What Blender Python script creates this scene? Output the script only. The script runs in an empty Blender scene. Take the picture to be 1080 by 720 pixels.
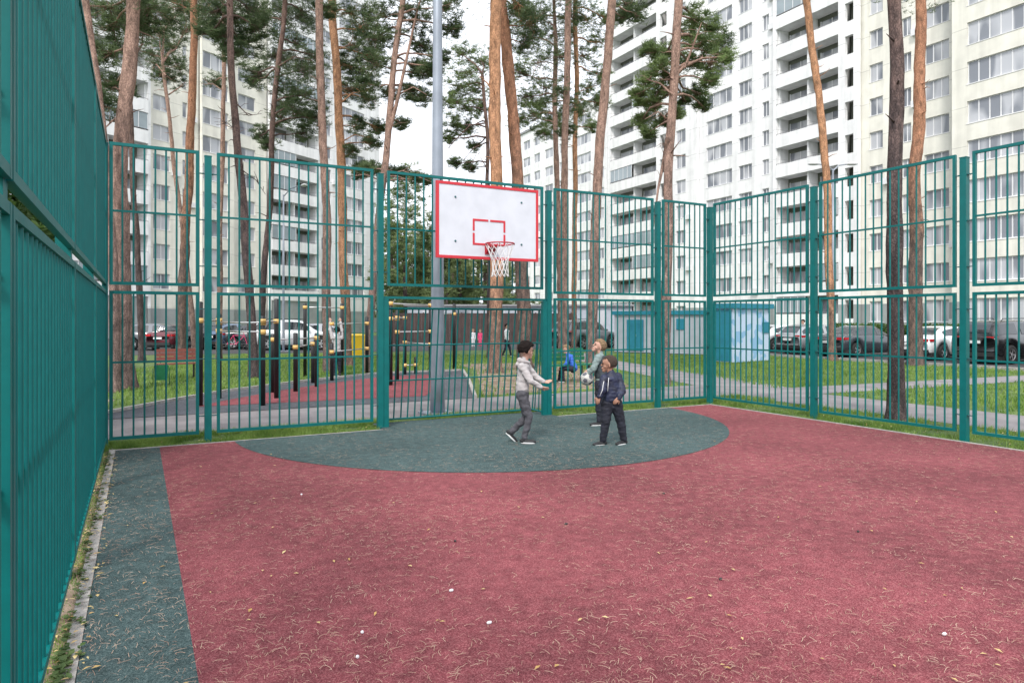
import bpy, bmesh, math, random
import numpy as np
from mathutils import Vector, Matrix, noise
random.seed(7); rng = np.random.default_rng(7)
PI = math.pi; R = math.radians
S = bpy.context.scene; COL = S.collection

# ---------------------------------------------------------------- camera
TH = R(28.2); CS, SN = math.cos(TH), math.sin(TH)
FPX, HOR, CAMZ = 735.0, 337.0, 1.7
cam = bpy.data.objects.new('camera', bpy.data.cameras.new('camera')); COL.objects.link(cam)
cam.location = (0, 0, CAMZ); cam.rotation_euler = (R(90), 0, -TH)
cam.data.sensor_width = 36; cam.data.lens = FPX / 1080 * 36
cam.data.shift_y = -(360 - HOR) / 1080; cam.data.clip_start = 0.05; cam.data.clip_end = 2000
S.camera = cam
# ---------------------------------------------------------------- world and sun
SUN_EL, SUN_AZ = R(48), R(222)            # azimuth clockwise from +Y, towards the sun
w = bpy.data.worlds.new('World'); S.world = w; w.use_nodes = True
nt = w.node_tree; nt.nodes.clear()
sky = nt.nodes.new('ShaderNodeTexSky'); sky.sky_type = 'NISHITA'; sky.sun_disc = False
sky.sun_elevation = SUN_EL; sky.sun_rotation = SUN_AZ; sky.air_density = 1.5; sky.dust_density = 4; sky.ozone_density = 1
hs = nt.nodes.new('ShaderNodeHueSaturation'); hs.inputs['Saturation'].default_value = 0.25
mx = nt.nodes.new('ShaderNodeMix'); mx.data_type = 'RGBA'; mx.inputs['Factor'].default_value = 0.75
mx.inputs['B'].default_value = (9.4, 9.8, 10.6, 1)
bg = nt.nodes.new('ShaderNodeBackground'); bg.inputs['Strength'].default_value = 0.105
ow = nt.nodes.new('ShaderNodeOutputWorld')
nt.links.new(sky.outputs[0], hs.inputs['Color']); nt.links.new(hs.outputs[0], mx.inputs['A'])
nt.links.new(mx.outputs['Result'], bg.inputs['Color']); nt.links.new(bg.outputs[0], ow.inputs[0])
sl = bpy.data.lights.new('sun', 'SUN'); sl.energy = 1.5; sl.angle = R(11); sl.color = (1, .96, .9)
so = bpy.data.objects.new('sun', sl); COL.objects.link(so)
sd = Vector((math.sin(SUN_AZ) * math.cos(SUN_EL), math.cos(SUN_AZ) * math.cos(SUN_EL), math.sin(SUN_EL)))
so.rotation_euler = sd.to_track_quat('Z', 'Y').to_euler()
S.view_settings.view_transform = 'Standard'; S.view_settings.look = 'None'
S.view_settings.gamma = 1; S.view_settings.use_curve_mapping = False
S.view_settings.exposure = 0.88

# ---------------------------------------------------------------- helpers
def W(X, Y, z=0.0):                        # camera-right / camera-forward metres -> world
    return Vector((X * CS + Y * SN, -X * SN + Y * CS, z))
def PD(u, v, Y):                           # photo pixel at depth Y
    return W((u - 540) / FPX * Y, Y, CAMZ + (HOR - v) / FPX * Y)
def PG(u, v, z=0.0):                       # photo pixel on the ground
    Y = (CAMZ - z) * FPX / (v - HOR); return W((u - 540) / FPX * Y, Y, z)
def depth(v): return CAMZ * FPX / (v - HOR)

class MB:
    def __init__(s): s.v = []; s.f = []; s.m = []; s.n = 0
    def add(s, vs, fs, mi=0):
        s.v.extend([tuple(p) for p in vs]); s.f.extend([tuple(i + s.n for i in f) for f in fs]); s.m.extend([mi] * len(fs)); s.n += len(vs)
    def box(s, a, b, mi=0, M=None):
        x0, y0, z0 = a; x1, y1, z1 = b
        vs = [(x0,y0,z0),(x1,y0,z0),(x1,y1,z0),(x0,y1,z0),(x0,y0,z1),(x1,y0,z1),(x1,y1,z1),(x0,y1,z1)]
        if M is not None: vs = [M @ Vector(p) for p in vs]
        s.add(vs, [(0,3,2,1),(4,5,6,7),(0,1,5,4),(1,2,6,5),(2,3,7,6),(3,0,4,7)], mi)
    def tube(s, pts, rs, n=8, mi=0, cap=True, jit=0.0):
        pts = [Vector(p) for p in pts]
        if not hasattr(rs, '__len__'): rs = [rs] * len(pts)
        vs = []; 
        for i, p in enumerate(pts):
            t = (pts[min(i+1, len(pts)-1)] - pts[max(i-1, 0)]).normalized()
            a = t.cross(Vector((0,0,1))) if abs(t.z) < .9 else t.cross(Vector((1,0,0)))
            if i and a.dot(pa) < 0: a = -a
            if i:
                a2 = pa - t * pa.dot(t)
                if a2.length > .1: a = a2
            a.normalize(); b = t.cross(a); pa = a
            for k in range(n):
                an = 2*PI*k/n; r = rs[i] * (1 + (random.uniform(-jit, jit) if jit else 0))
                vs.append(p + a*math.cos(an)*r + b*math.sin(an)*r)
        fs = []
        for i in range(len(pts)-1):
            for k in range(n):
                k2 = (k+1) % n; fs.append((i*n+k, i*n+k2, (i+1)*n+k2, (i+1)*n+k))
        if cap: fs.append(tuple(range(n))[::-1]); fs.append(tuple((len(pts)-1)*n + k for k in range(n)))
        s.add(vs, fs, mi)
    def capsule(s, p0, r0, p1, r1, flat=None, fs_=1.0, n=12, h=4):
        # closed tapered capsule; flat = axis squashed by fs_
        p0, p1 = Vector(p0), Vector(p1); t = p1 - p0; L = t.length
        t = t / L if L > 1e-6 else Vector((0,0,1))
        a = t.orthogonal().normalized(); b = t.cross(a)
        rings = []
        for i in range(h): 
            an = -PI/2 + (i + .35) / h * PI/2; rings.append((p0 + t*r0*math.sin(an), r0*math.cos(an)))
        rings.append((p0, r0)); rings.append((p1, r1))
        for i in range(h): 
            an = (i + .65) / h * PI/2; rings.append((p1 + t*r1*math.sin(an), r1*math.cos(an)))
        vs = []; c = (p0 + p1) / 2
        for q, r in rings:
            for k in range(n):
                an = 2*PI*k/n; d = a*math.cos(an)*r + b*math.sin(an)*r
                if flat is not None: d = d - flat * d.dot(flat) * (1 - fs_)
                vs.append(q + d)
        F = []; m = len(rings)
        for i in range(m-1):
            for k in range(n):
                k2 = (k+1) % n; F.append((i*n+k, i*n+k2, (i+1)*n+k2, (i+1)*n+k))
        F.append(tuple(range(n))[::-1]); F.append(tuple((m-1)*n + k for k in range(n)))
        s.add(vs, F)
    def build(s, name, mats, parent=None, smooth=False):
        me = bpy.data.meshes.new(name); me.from_pydata(s.v, [], s.f)
        if not isinstance(mats, (list, tuple)): mats = [mats]
        for m in mats: me.materials.append(m)
        if len(mats) > 1: me.polygons.foreach_set('material_index', s.m)
        if smooth: me.polygons.foreach_set('use_smooth', [True] * len(me.polygons))
        me.update(); return link(name, me, parent)
def link(name, me, parent=None):
    o = bpy.data.objects.new(name, me); COL.objects.link(o)
    if parent is not None: o.parent = parent
    return o
def npmesh(name, V, F, mat, parent=None, smooth=False):      # V (n,3), F (m,k) numpy
    me = bpy.data.meshes.new(name); k = F.shape[1]
    me.vertices.add(len(V)); me.vertices.foreach_set('co', V.astype(np.float32).ravel())
    me.loops.add(F.size); me.loops.foreach_set('vertex_index', F.astype(np.int32).ravel())
    me.polygons.add(len(F)); me.polygons.foreach_set('loop_start', np.arange(0, F.size, k, dtype=np.int32))
    me.materials.append(mat); me.update(calc_edges=True)
    if smooth: me.polygons.foreach_set('use_smooth', [True] * len(F))
    return link(name, me, parent)
def tag(o, label=None, cat=None, group=None, kind=None):
    if label: o['label'] = label
    if cat: o['category'] = cat
    if group: o['group'] = group
    if kind: o['kind'] = kind
    return o
def empty(name, loc, label, cat, group=None, rz=0.0):
    o = bpy.data.objects.new(name, None); COL.objects.link(o); o.location = loc; o.rotation_euler = (0, 0, rz)
    o.empty_display_size = .2
    return tag(o, label, cat, group)
CH = {}
def copy_tree(o, parent=None):
    c = o.copy(); COL.objects.link(c); c.parent = parent
    for ch in list(o.children): copy_tree(ch, c)
    return c
def ellipsoid(mb, c, rx, ry, rz, M=None, n=16, m=10, mi=0):
    vs = []; fs = []
    for i in range(m+1):
        ph = -PI/2 + PI*i/m
        for k in range(n):
            an = 2*PI*k/n; p = Vector((rx*math.cos(ph)*math.cos(an), ry*math.cos(ph)*math.sin(an), rz*math.sin(ph)))
            if i in (0, m): p = Vector((rx*.01*math.cos(an), ry*.01*math.sin(an), p.z))
            if M is not None: p = M @ p
            vs.append(Vector(c) + p)
    for i in range(m):
        for k in range(n): fs.append((i*n+k, i*n+(k+1)%n, (i+1)*n+(k+1)%n, (i+1)*n+k))
    fs.append(tuple(range(n))[::-1]); fs.append(tuple(m*n+k for k in range(n)))
    mb.add(vs, fs, mi)

# ---------------------------------------------------------------- materials
def mat(name, col, rough=.7, metal=0, var=0.0, scale=8, bump=0.0, bscale=40, spec=.5, col2=None, det=4, ramp=(.35,.65), coat=0, trans=0, coords='Object'):
    m = bpy.data.materials.new(name); m.use_nodes = True; t = m.node_tree; b = t.nodes['Principled BSDF']
    b.inputs['Roughness'].default_value = rough; b.inputs['Metallic'].default_value = metal
    b.inputs['Specular IOR Level'].default_value = spec; b.inputs['Coat Weight'].default_value = coat
    b.inputs['Base Color'].default_value = (*col, 1)
    tc = t.nodes.new('ShaderNodeTexCoord')
    if var or col2:
        c2 = col2 or tuple(min(1, c*(1+var)) for c in col); c1 = col if col2 else tuple(c*(1-var) for c in col)
        n = t.nodes.new('ShaderNodeTexNoise'); n.inputs['Scale'].default_value = scale; n.inputs['Detail'].default_value = det
        t.links.new(tc.outputs[coords], n.inputs['Vector'])
        r = t.nodes.new('ShaderNodeValToRGB'); r.color_ramp.elements[0].position = ramp[0]; r.color_ramp.elements[1].position = ramp[1]
        r.color_ramp.elements[0].color = (*c1, 1); r.color_ramp.elements[1].color = (*c2, 1)
        t.links.new(n.outputs['Fac'], r.inputs['Fac']); t.links.new(r.outputs[0], b.inputs['Base Color'])
    if bump:
        n2 = t.nodes.new('ShaderNodeTexNoise'); n2.inputs['Scale'].default_value = bscale; n2.inputs['Detail'].default_value = 5
        t.links.new(tc.outputs[coords], n2.inputs['Vector'])
        bp = t.nodes.new('ShaderNodeBump'); bp.inputs['Strength'].default_value = bump; bp.inputs['Distance'].default_value = .02
        t.links.new(n2.outputs['Fac'], bp.inputs['Height']); t.links.new(bp.outputs[0], b.inputs['Normal'])
    return m
def rubber(name, ca, cb, cc):              # speckled crumb rubber: fine grains + broad wear
    m = mat(name, ca, .9, spec=.25); t = m.node_tree; b = t.nodes['Principled BSDF']; L = t.links.new
    tc = t.nodes.new('ShaderNodeTexCoord')
    v = t.nodes.new('ShaderNodeTexVoronoi'); v.inputs['Scale'].default_value = 170; L(tc.outputs['Object'], v.inputs['Vector'])
    sx = t.nodes.new('ShaderNodeSeparateColor'); L(v.outputs['Color'], sx.inputs[0])
    r = t.nodes.new('ShaderNodeValToRGB'); e = r.color_ramp.elements; e[0].position = .0; e[0].color = (*cb, 1); e[1].position = 1; e[1].color = (*cc, 1)
    x = e.new(.5); x.color = (*ca, 1); L(sx.outputs[0], r.inputs['Fac'])
    n = t.nodes.new('ShaderNodeTexNoise'); n.inputs['Scale'].default_value = .55; n.inputs['Detail'].default_value = 6; L(tc.outputs['Object'], n.inputs['Vector'])
    n3 = t.nodes.new('ShaderNodeTexNoise'); n3.inputs['Scale'].default_value = 9; n3.inputs['Detail'].default_value = 6; L(tc.outputs['Object'], n3.inputs['Vector'])
    ad = t.nodes.new('ShaderNodeMath'); ad.operation = 'ADD'; L(n.outputs['Fac'], ad.inputs[0]); L(n3.outputs['Fac'], ad.inputs[1])
    mr = t.nodes.new('ShaderNodeMapRange'); mr.inputs['From Min'].default_value = .75; mr.inputs['From Max'].default_value = 1.25; mr.inputs['To Min'].default_value = .72; mr.inputs['To Max'].default_value = 1.28
    L(ad.outputs[0], mr.inputs['Value'])
    mu = t.nodes.new('ShaderNodeVectorMath'); mu.operation = 'SCALE'; L(r.outputs[0], mu.inputs[0]); L(mr.outputs[0], mu.inputs['Scale']); L(mu.outputs[0], b.inputs['Base Color'])
    bp = t.nodes.new('ShaderNodeBump'); bp.inputs['Strength'].default_value = .5; bp.inputs['Distance'].default_value = .003
    L(v.outputs['Distance'], bp.inputs['Height']); L(bp.outputs[0], b.inputs['Normal'])
    return m
def bark(name, low, high, z0, z1):
    m = mat(name, low, .95, spec=.2); t = m.node_tree; b = t.nodes['Principled BSDF']; L = t.links.new
    tc = t.nodes.new('ShaderNodeTexCoord'); sep = t.nodes.new('ShaderNodeSeparateXYZ'); L(tc.outputs['Object'], sep.inputs[0])
    mp = t.nodes.new('ShaderNodeMapping'); mp.inputs['Scale'].default_value = (1, 1, .38); L(tc.outputs['Object'], mp.inputs[0])
    v = t.nodes.new('ShaderNodeTexVoronoi'); v.inputs['Scale'].default_value = 30; v.feature = 'DISTANCE_TO_EDGE'
    nw = t.nodes.new('ShaderNodeTexNoise'); nw.inputs['Scale'].default_value = 11; nw.inputs['Detail'].default_value = 4; L(mp.outputs[0], nw.inputs['Vector'])
    wv = t.nodes.new('ShaderNodeVectorMath'); wv.operation = 'MULTIPLY_ADD'; wv.inputs[1].default_value = (.14,.14,.14); L(nw.outputs['Color'], wv.inputs[0]); L(mp.outputs[0], wv.inputs[2]); L(wv.outputs[0], v.inputs['Vector'])
    n = t.nodes.new('ShaderNodeTexNoise'); n.inputs['Scale'].default_value = 9; n.inputs['Detail'].default_value = 10; n.inputs['Roughness'].default_value = .65; L(mp.outputs[0], n.inputs['Vector'])
    mr = t.nodes.new('ShaderNodeMapRange'); mr.inputs['From Min'].default_value = z0; mr.inputs['From Max'].default_value = z1; L(sep.outputs['Z'], mr.inputs['Value'])
    am = t.nodes.new('ShaderNodeMath'); am.operation = 'MULTIPLY_ADD'; am.inputs[1].default_value = 1.2; am.inputs[2].default_value = -.6; L(n.outputs['Fac'], am.inputs[0])
    a2 = t.nodes.new('ShaderNodeMath'); a2.operation = 'ADD'; a2.use_clamp = True; L(mr.outputs[0], a2.inputs[0]); L(am.outputs[0], a2.inputs[1])
    mxx = t.nodes.new('ShaderNodeMix'); mxx.data_type = 'RGBA'; mxx.inputs['A'].default_value = (*low, 1); mxx.inputs['B'].default_value = (*high, 1); L(a2.outputs[0], mxx.inputs['Factor'])
    r = t.nodes.new('ShaderNodeMapRange'); r.inputs['From Min'].default_value = 0; r.inputs['From Max'].default_value = .16; r.inputs['To Min'].default_value = .55; r.inputs['To Max'].default_value = 1.15; L(v.outputs['Distance'], r.inputs['Value'])
    mu = t.nodes.new('ShaderNodeVectorMath'); mu.operation = 'SCALE'; L(mxx.outputs['Result'], mu.inputs[0]); L(r.outputs[0], mu.inputs['Scale'])
    r2 = t.nodes.new('ShaderNodeMapRange'); r2.inputs['From Min'].default_value = .3; r2.inputs['From Max'].default_value = .7; r2.inputs['To Min'].default_value = .5; r2.inputs['To Max'].default_value = 1.5; L(n.outputs['Fac'], r2.inputs['Value'])
    mu2 = t.nodes.new('ShaderNodeVectorMath'); mu2.operation = 'SCALE'; L(mu.outputs[0], mu2.inputs[0]); L(r2.outputs[0], mu2.inputs['Scale'])
    L(mu2.outputs[0], b.inputs['Base Color'])
    bp = t.nodes.new('ShaderNodeBump'); bp.inputs['Strength'].default_value = .8; bp.inputs['Distance'].default_value = .03; L(v.outputs['Distance'], bp.inputs['Height']); L(bp.outputs[0], b.inputs['Normal'])
    return m
M = dict(
 teal=mat('teal_paint', (.000,.122,.119), .42, var=.07, scale=9, bump=.04, bscale=90, spec=.3),
 bolt=mat('bolt_steel', (.03,.12,.13), .35, .4),
 red=rubber('red_rubber', (.192,.044,.054), (.124,.028,.035), (.30,.108,.115)),
 green=rubber('green_rubber', (.046,.078,.079), (.026,.047,.048), (.105,.145,.142)),
 greyrub=rubber('grey_rubber', (.072,.076,.088), (.045,.047,.056), (.14,.145,.16)),
 kerb=mat('kerb_concrete', (.33,.31,.29), .9, var=.25, scale=12, bump=.4, bscale=60),
 grass=mat('grass_ground', (.045,.085,.018), .95, col2=(.12,.18,.045), scale=2.2, det=9, bump=.6, bscale=30, coords='Object'),
 blade=mat('grass_blade', (.10,.20,.03), .6, col2=(.27,.38,.09), scale=1.6, det=6),
 weed=mat('weed_leaf', (.06,.12,.03), .6, col2=(.17,.24,.08), scale=9),
 asphalt=mat('asphalt', (.055,.055,.057), .9, var=.2, scale=25, bump=.3, bscale=150),
 path=mat('path_paving', (.175,.160,.165), .92, col2=(.265,.242,.245), scale=1.3, det=8, bump=.3, bscale=120),
 dirt=mat('dirt', (.15,.10,.07), .95, col2=(.30,.23,.17), scale=2.5, det=9, bump=.6, bscale=40),
 needle=mat('dry_needle', (.30,.17,.12), .7, col2=(.50,.36,.27), scale=3),
 leafdry=mat('fallen_leaf', (.42,.25,.08), .7, col2=(.62,.50,.24), scale=5),
 bark_a=bark('bark_grey_orange', (.135,.10,.088), (.40,.20,.125), 4, 9),
 bark_b=bark('bark_pink_brown', (.18,.130,.116), (.35,.225,.18), 1, 8),
 bark_c=bark('bark_dark', (.082,.064,.064), (.21,.135,.115), 3, 12),
 bark_o=bark('bark_orange', (.19,.125,.10), (.50,.265,.155), 1.5, 4),
 needles=mat('pine_needles', (.060,.098,.044), .65, col2=(.19,.25,.12), scale=1.6, det=5, spec=.3),
 needles_l=mat('pine_needles_light', (.085,.13,.05), .65, col2=(.25,.33,.13), scale=1.1, det=5, spec=.3),
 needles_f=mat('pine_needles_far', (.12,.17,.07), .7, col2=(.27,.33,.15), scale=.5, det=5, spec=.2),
 hedge=mat('hedge_leaf', (.04,.09,.02), .6, col2=(.12,.2,.05), scale=2),
 cream=mat('cream_render', (.76,.74,.66), .9, var=.055, scale=1.1, det=8, bump=.1, bscale=30),
 white=mat('white_render', (.80,.80,.80), .9, var=.05, scale=1.1, det=8, bump=.1, bscale=30),
 greywall=mat('grey_render', (.30,.32,.32), .9, var=.1, scale=.7),
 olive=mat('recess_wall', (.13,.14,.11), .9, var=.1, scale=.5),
 dark=mat('dark_recess', (.035,.035,.035), .8),
 frame=mat('window_frame', (.72,.72,.73), .5),
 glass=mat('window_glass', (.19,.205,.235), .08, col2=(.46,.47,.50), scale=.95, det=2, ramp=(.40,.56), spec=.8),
 balglass=mat('balcony_glass', (.28,.33,.36), .12, var=.1, scale=.6, spec=.8),
 roof=mat('roof_metal', (.25,.25,.26), .6),
 mast=mat('mast_galvanised', (.27,.30,.35), .42, .35, var=.1, scale=3),
 boardw=mat('backboard_white', (.58,.60,.655), .5, col2=(.64,.66,.72), scale=3.5, det=7, bump=.05, bscale=25),
 boardr=mat('backboard_red', (.55,.025,.04), .5),
 rim=mat('rim_red', (.42,.02,.035), .4),
 net=mat('net_cord', (.78,.76,.76), .8),
 black=mat('black_steel', (.012,.012,.013), .4, var=.3, scale=5),
 yellow=mat('yellow_clamp', (.66,.42,.14), .45),
 steel=mat('bar_steel', (.55,.55,.55), .3, .7),
 wood=mat('bench_wood', (.20,.060,.045), .6, var=.12, scale=30),
 brown=mat('brown_sheet', (.062,.038,.034), .6, var=.2, scale=2),
 binyellow=mat('yellow_plastic', (.80,.52,.02), .45),
 bingreen=mat('green_enamel', (.01,.14,.06), .45, var=.15, scale=6),
 kgrey=mat('kiosk_grey', (.36,.39,.44), .55, var=.06, scale=3),
 kteal=mat('kiosk_teal', (.01,.18,.26), .5, var=.1, scale=3),
 mural=mat('mural_blue', (.24,.42,.62), .6, col2=(.46,.56,.70), scale=2.0, det=1, ramp=(.49,.51)),
 skin=mat('skin', (.50,.29,.22), .55, spec=.4), skin2=mat('skin_tan', (.36,.19,.13), .55, spec=.4),
 hair_b=mat('hair_black', (.015,.011,.010), .95, var=.4, scale=60, bump=.6, bscale=120, spec=.15), hair_l=mat('hair_fair', (.22,.15,.09), .95, var=.35, scale=60, bump=.6, bscale=120, spec=.2),
 hair_s=mat('hair_short_brown', (.05,.032,.024), .95, var=.3, scale=80, bump=.5, bscale=160),
 hoodie=mat('hoodie_grey', (.42,.395,.395), .95, var=.07, scale=18, bump=.25, bscale=60),
 jeans=mat('trousers_grey', (.072,.07,.082), .9, var=.2, scale=20, bump=.25, bscale=60),
 jack2=mat('jacket_sage', (.21,.27,.265), .85, var=.15, scale=18, bump=.2, bscale=60),
 vest=mat('vest_dark', (.04,.052,.06), .8, var=.2, scale=14),
 navy=mat('jacket_navy', (.012,.017,.045), .6, var=.35, scale=14, bump=.25, bscale=45),
 navyt=mat('trousers_navy', (.011,.012,.022), .8, var=.3, scale=14, bump=.2, bscale=45),
 tape=mat('white_piping', (.6,.6,.62), .7),
 sole=mat('shoe_sole', (.62,.62,.62), .7), shoe=mat('shoe_black', (.016,.016,.018), .6),
 bluej=mat('jacket_blue', (.03,.12,.50), .7), redc=mat('cloth_red', (.5,.02,.03), .7), pink=mat('cloth_pink', (.7,.06,.17), .7),
 whitec=mat('cloth_white', (.7,.7,.72), .8),
 ballw=mat('ball_white', (.46,.45,.42), .5, var=.12, scale=20), ballb=mat('ball_black', (.10,.10,.12), .5),
 tyre=mat('tyre', (.015,.015,.015), .85), rimm=mat('wheel_alloy', (.5,.5,.52), .3, .7),
 carglass=mat('car_glass', (.02,.025,.03), .06, spec=.9), tail=mat('tail_lamp', (.45,.01,.015), .2), head=mat('head_lamp', (.7,.7,.72), .15),
 plate=mat('number_plate', (.7,.7,.7), .5), trim=mat('car_trim', (.02,.02,.02), .6),
)
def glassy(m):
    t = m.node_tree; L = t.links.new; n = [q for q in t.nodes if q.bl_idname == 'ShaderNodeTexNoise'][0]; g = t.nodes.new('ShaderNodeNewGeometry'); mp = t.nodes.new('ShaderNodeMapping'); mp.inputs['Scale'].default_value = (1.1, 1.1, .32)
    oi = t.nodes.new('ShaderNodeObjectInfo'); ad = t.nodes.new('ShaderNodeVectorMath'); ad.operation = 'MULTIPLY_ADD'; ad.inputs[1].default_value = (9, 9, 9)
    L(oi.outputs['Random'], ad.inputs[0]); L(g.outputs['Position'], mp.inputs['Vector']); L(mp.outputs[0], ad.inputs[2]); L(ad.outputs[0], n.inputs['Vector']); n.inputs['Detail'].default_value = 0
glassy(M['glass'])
def floor_joints(m):           # thin dark joint at each storey of the facade
    t = m.node_tree; L = t.links.new; b = t.nodes['Principled BSDF']; src = b.inputs['Base Color'].links[0].from_socket
    g = t.nodes.new('ShaderNodeNewGeometry'); sp = t.nodes.new('ShaderNodeSeparateXYZ'); L(g.outputs['Position'], sp.inputs[0])
    m1 = t.nodes.new('ShaderNodeMath'); m1.operation = 'MODULO'; m1.inputs[1].default_value = 2.82; L(sp.outputs['Z'], m1.inputs[0])
    m2 = t.nodes.new('ShaderNodeMath'); m2.operation = 'LESS_THAN'; m2.inputs[1].default_value = .06; L(m1.outputs[0], m2.inputs[0])
    n = t.nodes.new('ShaderNodeTexNoise'); n.inputs['Scale'].default_value = 1; n.inputs['Detail'].default_value = 6; mp = t.nodes.new('ShaderNodeMapping'); mp.inputs['Scale'].default_value = (1.6, 1.6, .12); L(g.outputs['Position'], mp.inputs[0]); L(mp.outputs[0], n.inputs['Vector'])
    r = t.nodes.new('ShaderNodeMapRange'); r.inputs['From Min'].default_value = .35; r.inputs['From Max'].default_value = .6; r.inputs['To Min'].default_value = .88; r.inputs['To Max'].default_value = 1.03; L(n.outputs['Fac'], r.inputs['Value'])
    m3 = t.nodes.new('ShaderNodeMath'); m3.operation = 'MULTIPLY_ADD'; m3.inputs[1].default_value = -.22; L(m2.outputs[0], m3.inputs[0]); L(r.outputs[0], m3.inputs[2])
    v = t.nodes.new('ShaderNodeVectorMath'); v.operation = 'SCALE'; L(src, v.inputs[0]); L(m3.outputs[0], v.inputs['Scale']); L(v.outputs[0], b.inputs['Base Color'])
floor_joints(M['white']); floor_joints(M['cream'])
def paint(name, c, met=.0): return mat(name, c, .25, met, coat=.6, spec=.5)
CARP = dict(black=paint('paint_black', (.012,.012,.014)), white=paint('paint_white', (.72,.73,.74)), silver=paint('paint_silver', (.38,.39,.41), .3),
  graphite=paint('paint_graphite', (.045,.05,.06)), red=paint('paint_red', (.11,.012,.02)), blue=paint('paint_blue', (.07,.12,.2)), grey=paint('paint_grey', (.16,.17,.19)))

def leafy(m, f=.4):            # thin leaves let some light through
    t = m.node_tree; b = t.nodes['Principled BSDF']; tr = t.nodes.new('ShaderNodeBsdfTranslucent'); mixs = t.nodes.new('ShaderNodeMixShader'); mixs.inputs[0].default_value = f
    src = b.inputs['Base Color'].links[0].from_socket; t.links.new(src, tr.inputs['Color']); o_ = t.nodes['Material Output']
    t.links.new(b.outputs[0], mixs.inputs[1]); t.links.new(tr.outputs[0], mixs.inputs[2]); t.links.new(mixs.outputs[0], o_.inputs['Surface'])
for k in ('needles', 'needles_l', 'needles_f', 'blade', 'weed', 'hedge'): leafy(M[k])
# ---------------------------------------------------------------- setting: ground sheets
def sheet(name, pts, z, m, label, kind='structure'):
    b = MB(); b.add([(p[0], p[1], z) for p in pts], [tuple(range(len(pts)))]); o = b.build(name, m); return tag(o, label, None, None, kind)
XL, XR, YB, FH, T1 = -.39, 10.33, 10.68, 4.06, .865
CX0, CX1, CY1 = -.26, 10.08, 10.42         # court edges
gm = MB(); n = 60
gm.add([(900*math.cos(2*PI*k/n), 900*math.sin(2*PI*k/n), -.032) for k in range(n)], [tuple(range(n))])
tag(gm.build('ground', M['grass']), 'patchy green lawn around the court', None, None, 'structure')
sheet('road', [(26.2,-40),(48,-40),(48,48),(22,74),(-34,72),(-60,60),(-60,36),(-12,40.5),(26.2,34)], -.022, M['asphalt'], 'dark asphalt yard where the cars park')
# ring path, branches
sheet('path', [(-14,11.6),(11.9,11.6),(11.9,-14),(14.0,-14),(14.0,10.9),(33,9.6),(33,10.9),(14.6,12.2),(17.8,24),(22,34),(20.3,34),(16.2,24.5),(12.9,13.9),(-14,13.9)], -.024, M['path'], 'pale paved path running round the court')
sheet('dirt_patch', [(6.9,14.3),(11.2,14.4),(13.2,18),(14.5,24),(11,25),(10.2,21.6)], -.028, M['dirt'], 'bare sandy ground under the pines')
sheet('dirt_patch', [(-8,13.95),(-2.2,13.95),(-.4,17.2),(-3,21),(-10,21)], -.028, M['dirt'], 'bare needle strewn ground under the left pines')
spoly = [(-.9,13.92),(-.5,14.7),(.6,16.3),(1.9,17.9),(4.3,19.9),(6.8,21.5),(9.6,21.5),(8.3,18.2),(6.5,13.92)]
sheet('sports_ground', spoly, -.018, M['greyrub'], 'grey green rubber surface of the workout area')
sheet('red_surface', [(1.0,15.05),(1.6,15.9),(2.8,17.3),(4.5,18.9),(6.6,20.4),(8.2,20.4),(7.3,17.6),(5.7,14.75)], -.012, M['red'], 'red rubber field in the middle of the workout area')
kb = MB()
for i in range(len(spoly)-2):
    a = Vector((*spoly[i+0], 0)); b_ = Vector((*spoly[i+1], 0)); d = b_-a; L = d.length; e = d/L; nrm = Vector((-e.y, e.x, 0))
    MM = Matrix((( e.x, nrm.x, 0, a.x),( e.y, nrm.y, 0, a.y),(0,0,1,0),(0,0,0,1)))
    kb.box((-.02, .0, -.03), (L-.025, .08, .035), 0, MM)
a = Vector((*spoly[-1], 0)); b_ = Vector((*spoly[-2], 0)); d = b_-a; L = d.length; e = d/L; nrm = Vector((-e.y, e.x, 0))
kb.box((0, -.08, -.03), (L, .0, .035), 0, Matrix(((e.x,nrm.x,0,a.x),(e.y,nrm.y,0,a.y),(0,0,1,0),(0,0,0,1))))
tag(kb.build('kerb', M['kerb']), 'thin pale kerb edging the workout area', None, None, 'structure')
# court
cx, cy, cr = 5.1, 10.5, 3.92
yc = CY1; a0 = math.asin((cy-yc)/cr)
arc = [(cx+cr*math.cos(t), cy+cr*math.sin(t)) for t in np.linspace(-PI+a0, -a0, 90)]
sheet('court_red', [(.25,-6),(CX1,-6),(CX1,yc),(.25,yc)], 0, M['red'], 'worn red rubber court surface')
g2 = [(p[0], max(-9, p[1])) for p in arc]
sheet('court_arc', g2 + [(6.52, yc), (6.50,11.12),(3.37,11.12),(3.35,yc)], .004, M['green'], 'grey green half circle under the hoop')
sheet('court_margin', [(CX0,-6),(.25,-6),(.25,yc),(CX0,yc)], 0.0, M['green'], 'grey green strip along the left fence')
# kerb stones
k1 = MB(); y = -6
while y < CY1 - .2:
    k1.box((CX0-.075+random.uniform(-.004,.004), y, -.2), (CX0-.003, y+.985, random.uniform(.002,.012))); y += .992
k1.box((CX0-.07, CY1+.004, -.2), (3.34, CY1+.055, .004)); k1.box((6.53, CY1+.004, -.2), (CX1, CY1+.055, .004)); k1.box((CX1+.004, -6, -.2), (CX1+.065, CY1+.055, .006))
tag(k1.build('kerb_stones', M['kerb']), 'narrow grey kerb stones along the court edge', None, None, 'structure')
k2 = MB()
k2.box((26.05,-40,-.1),(26.19,33.8,.09)); 
tag(k2.build('road_kerb', M['kerb']), 'grey kerb where the lawn meets the yard', None, None, 'structure')

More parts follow.
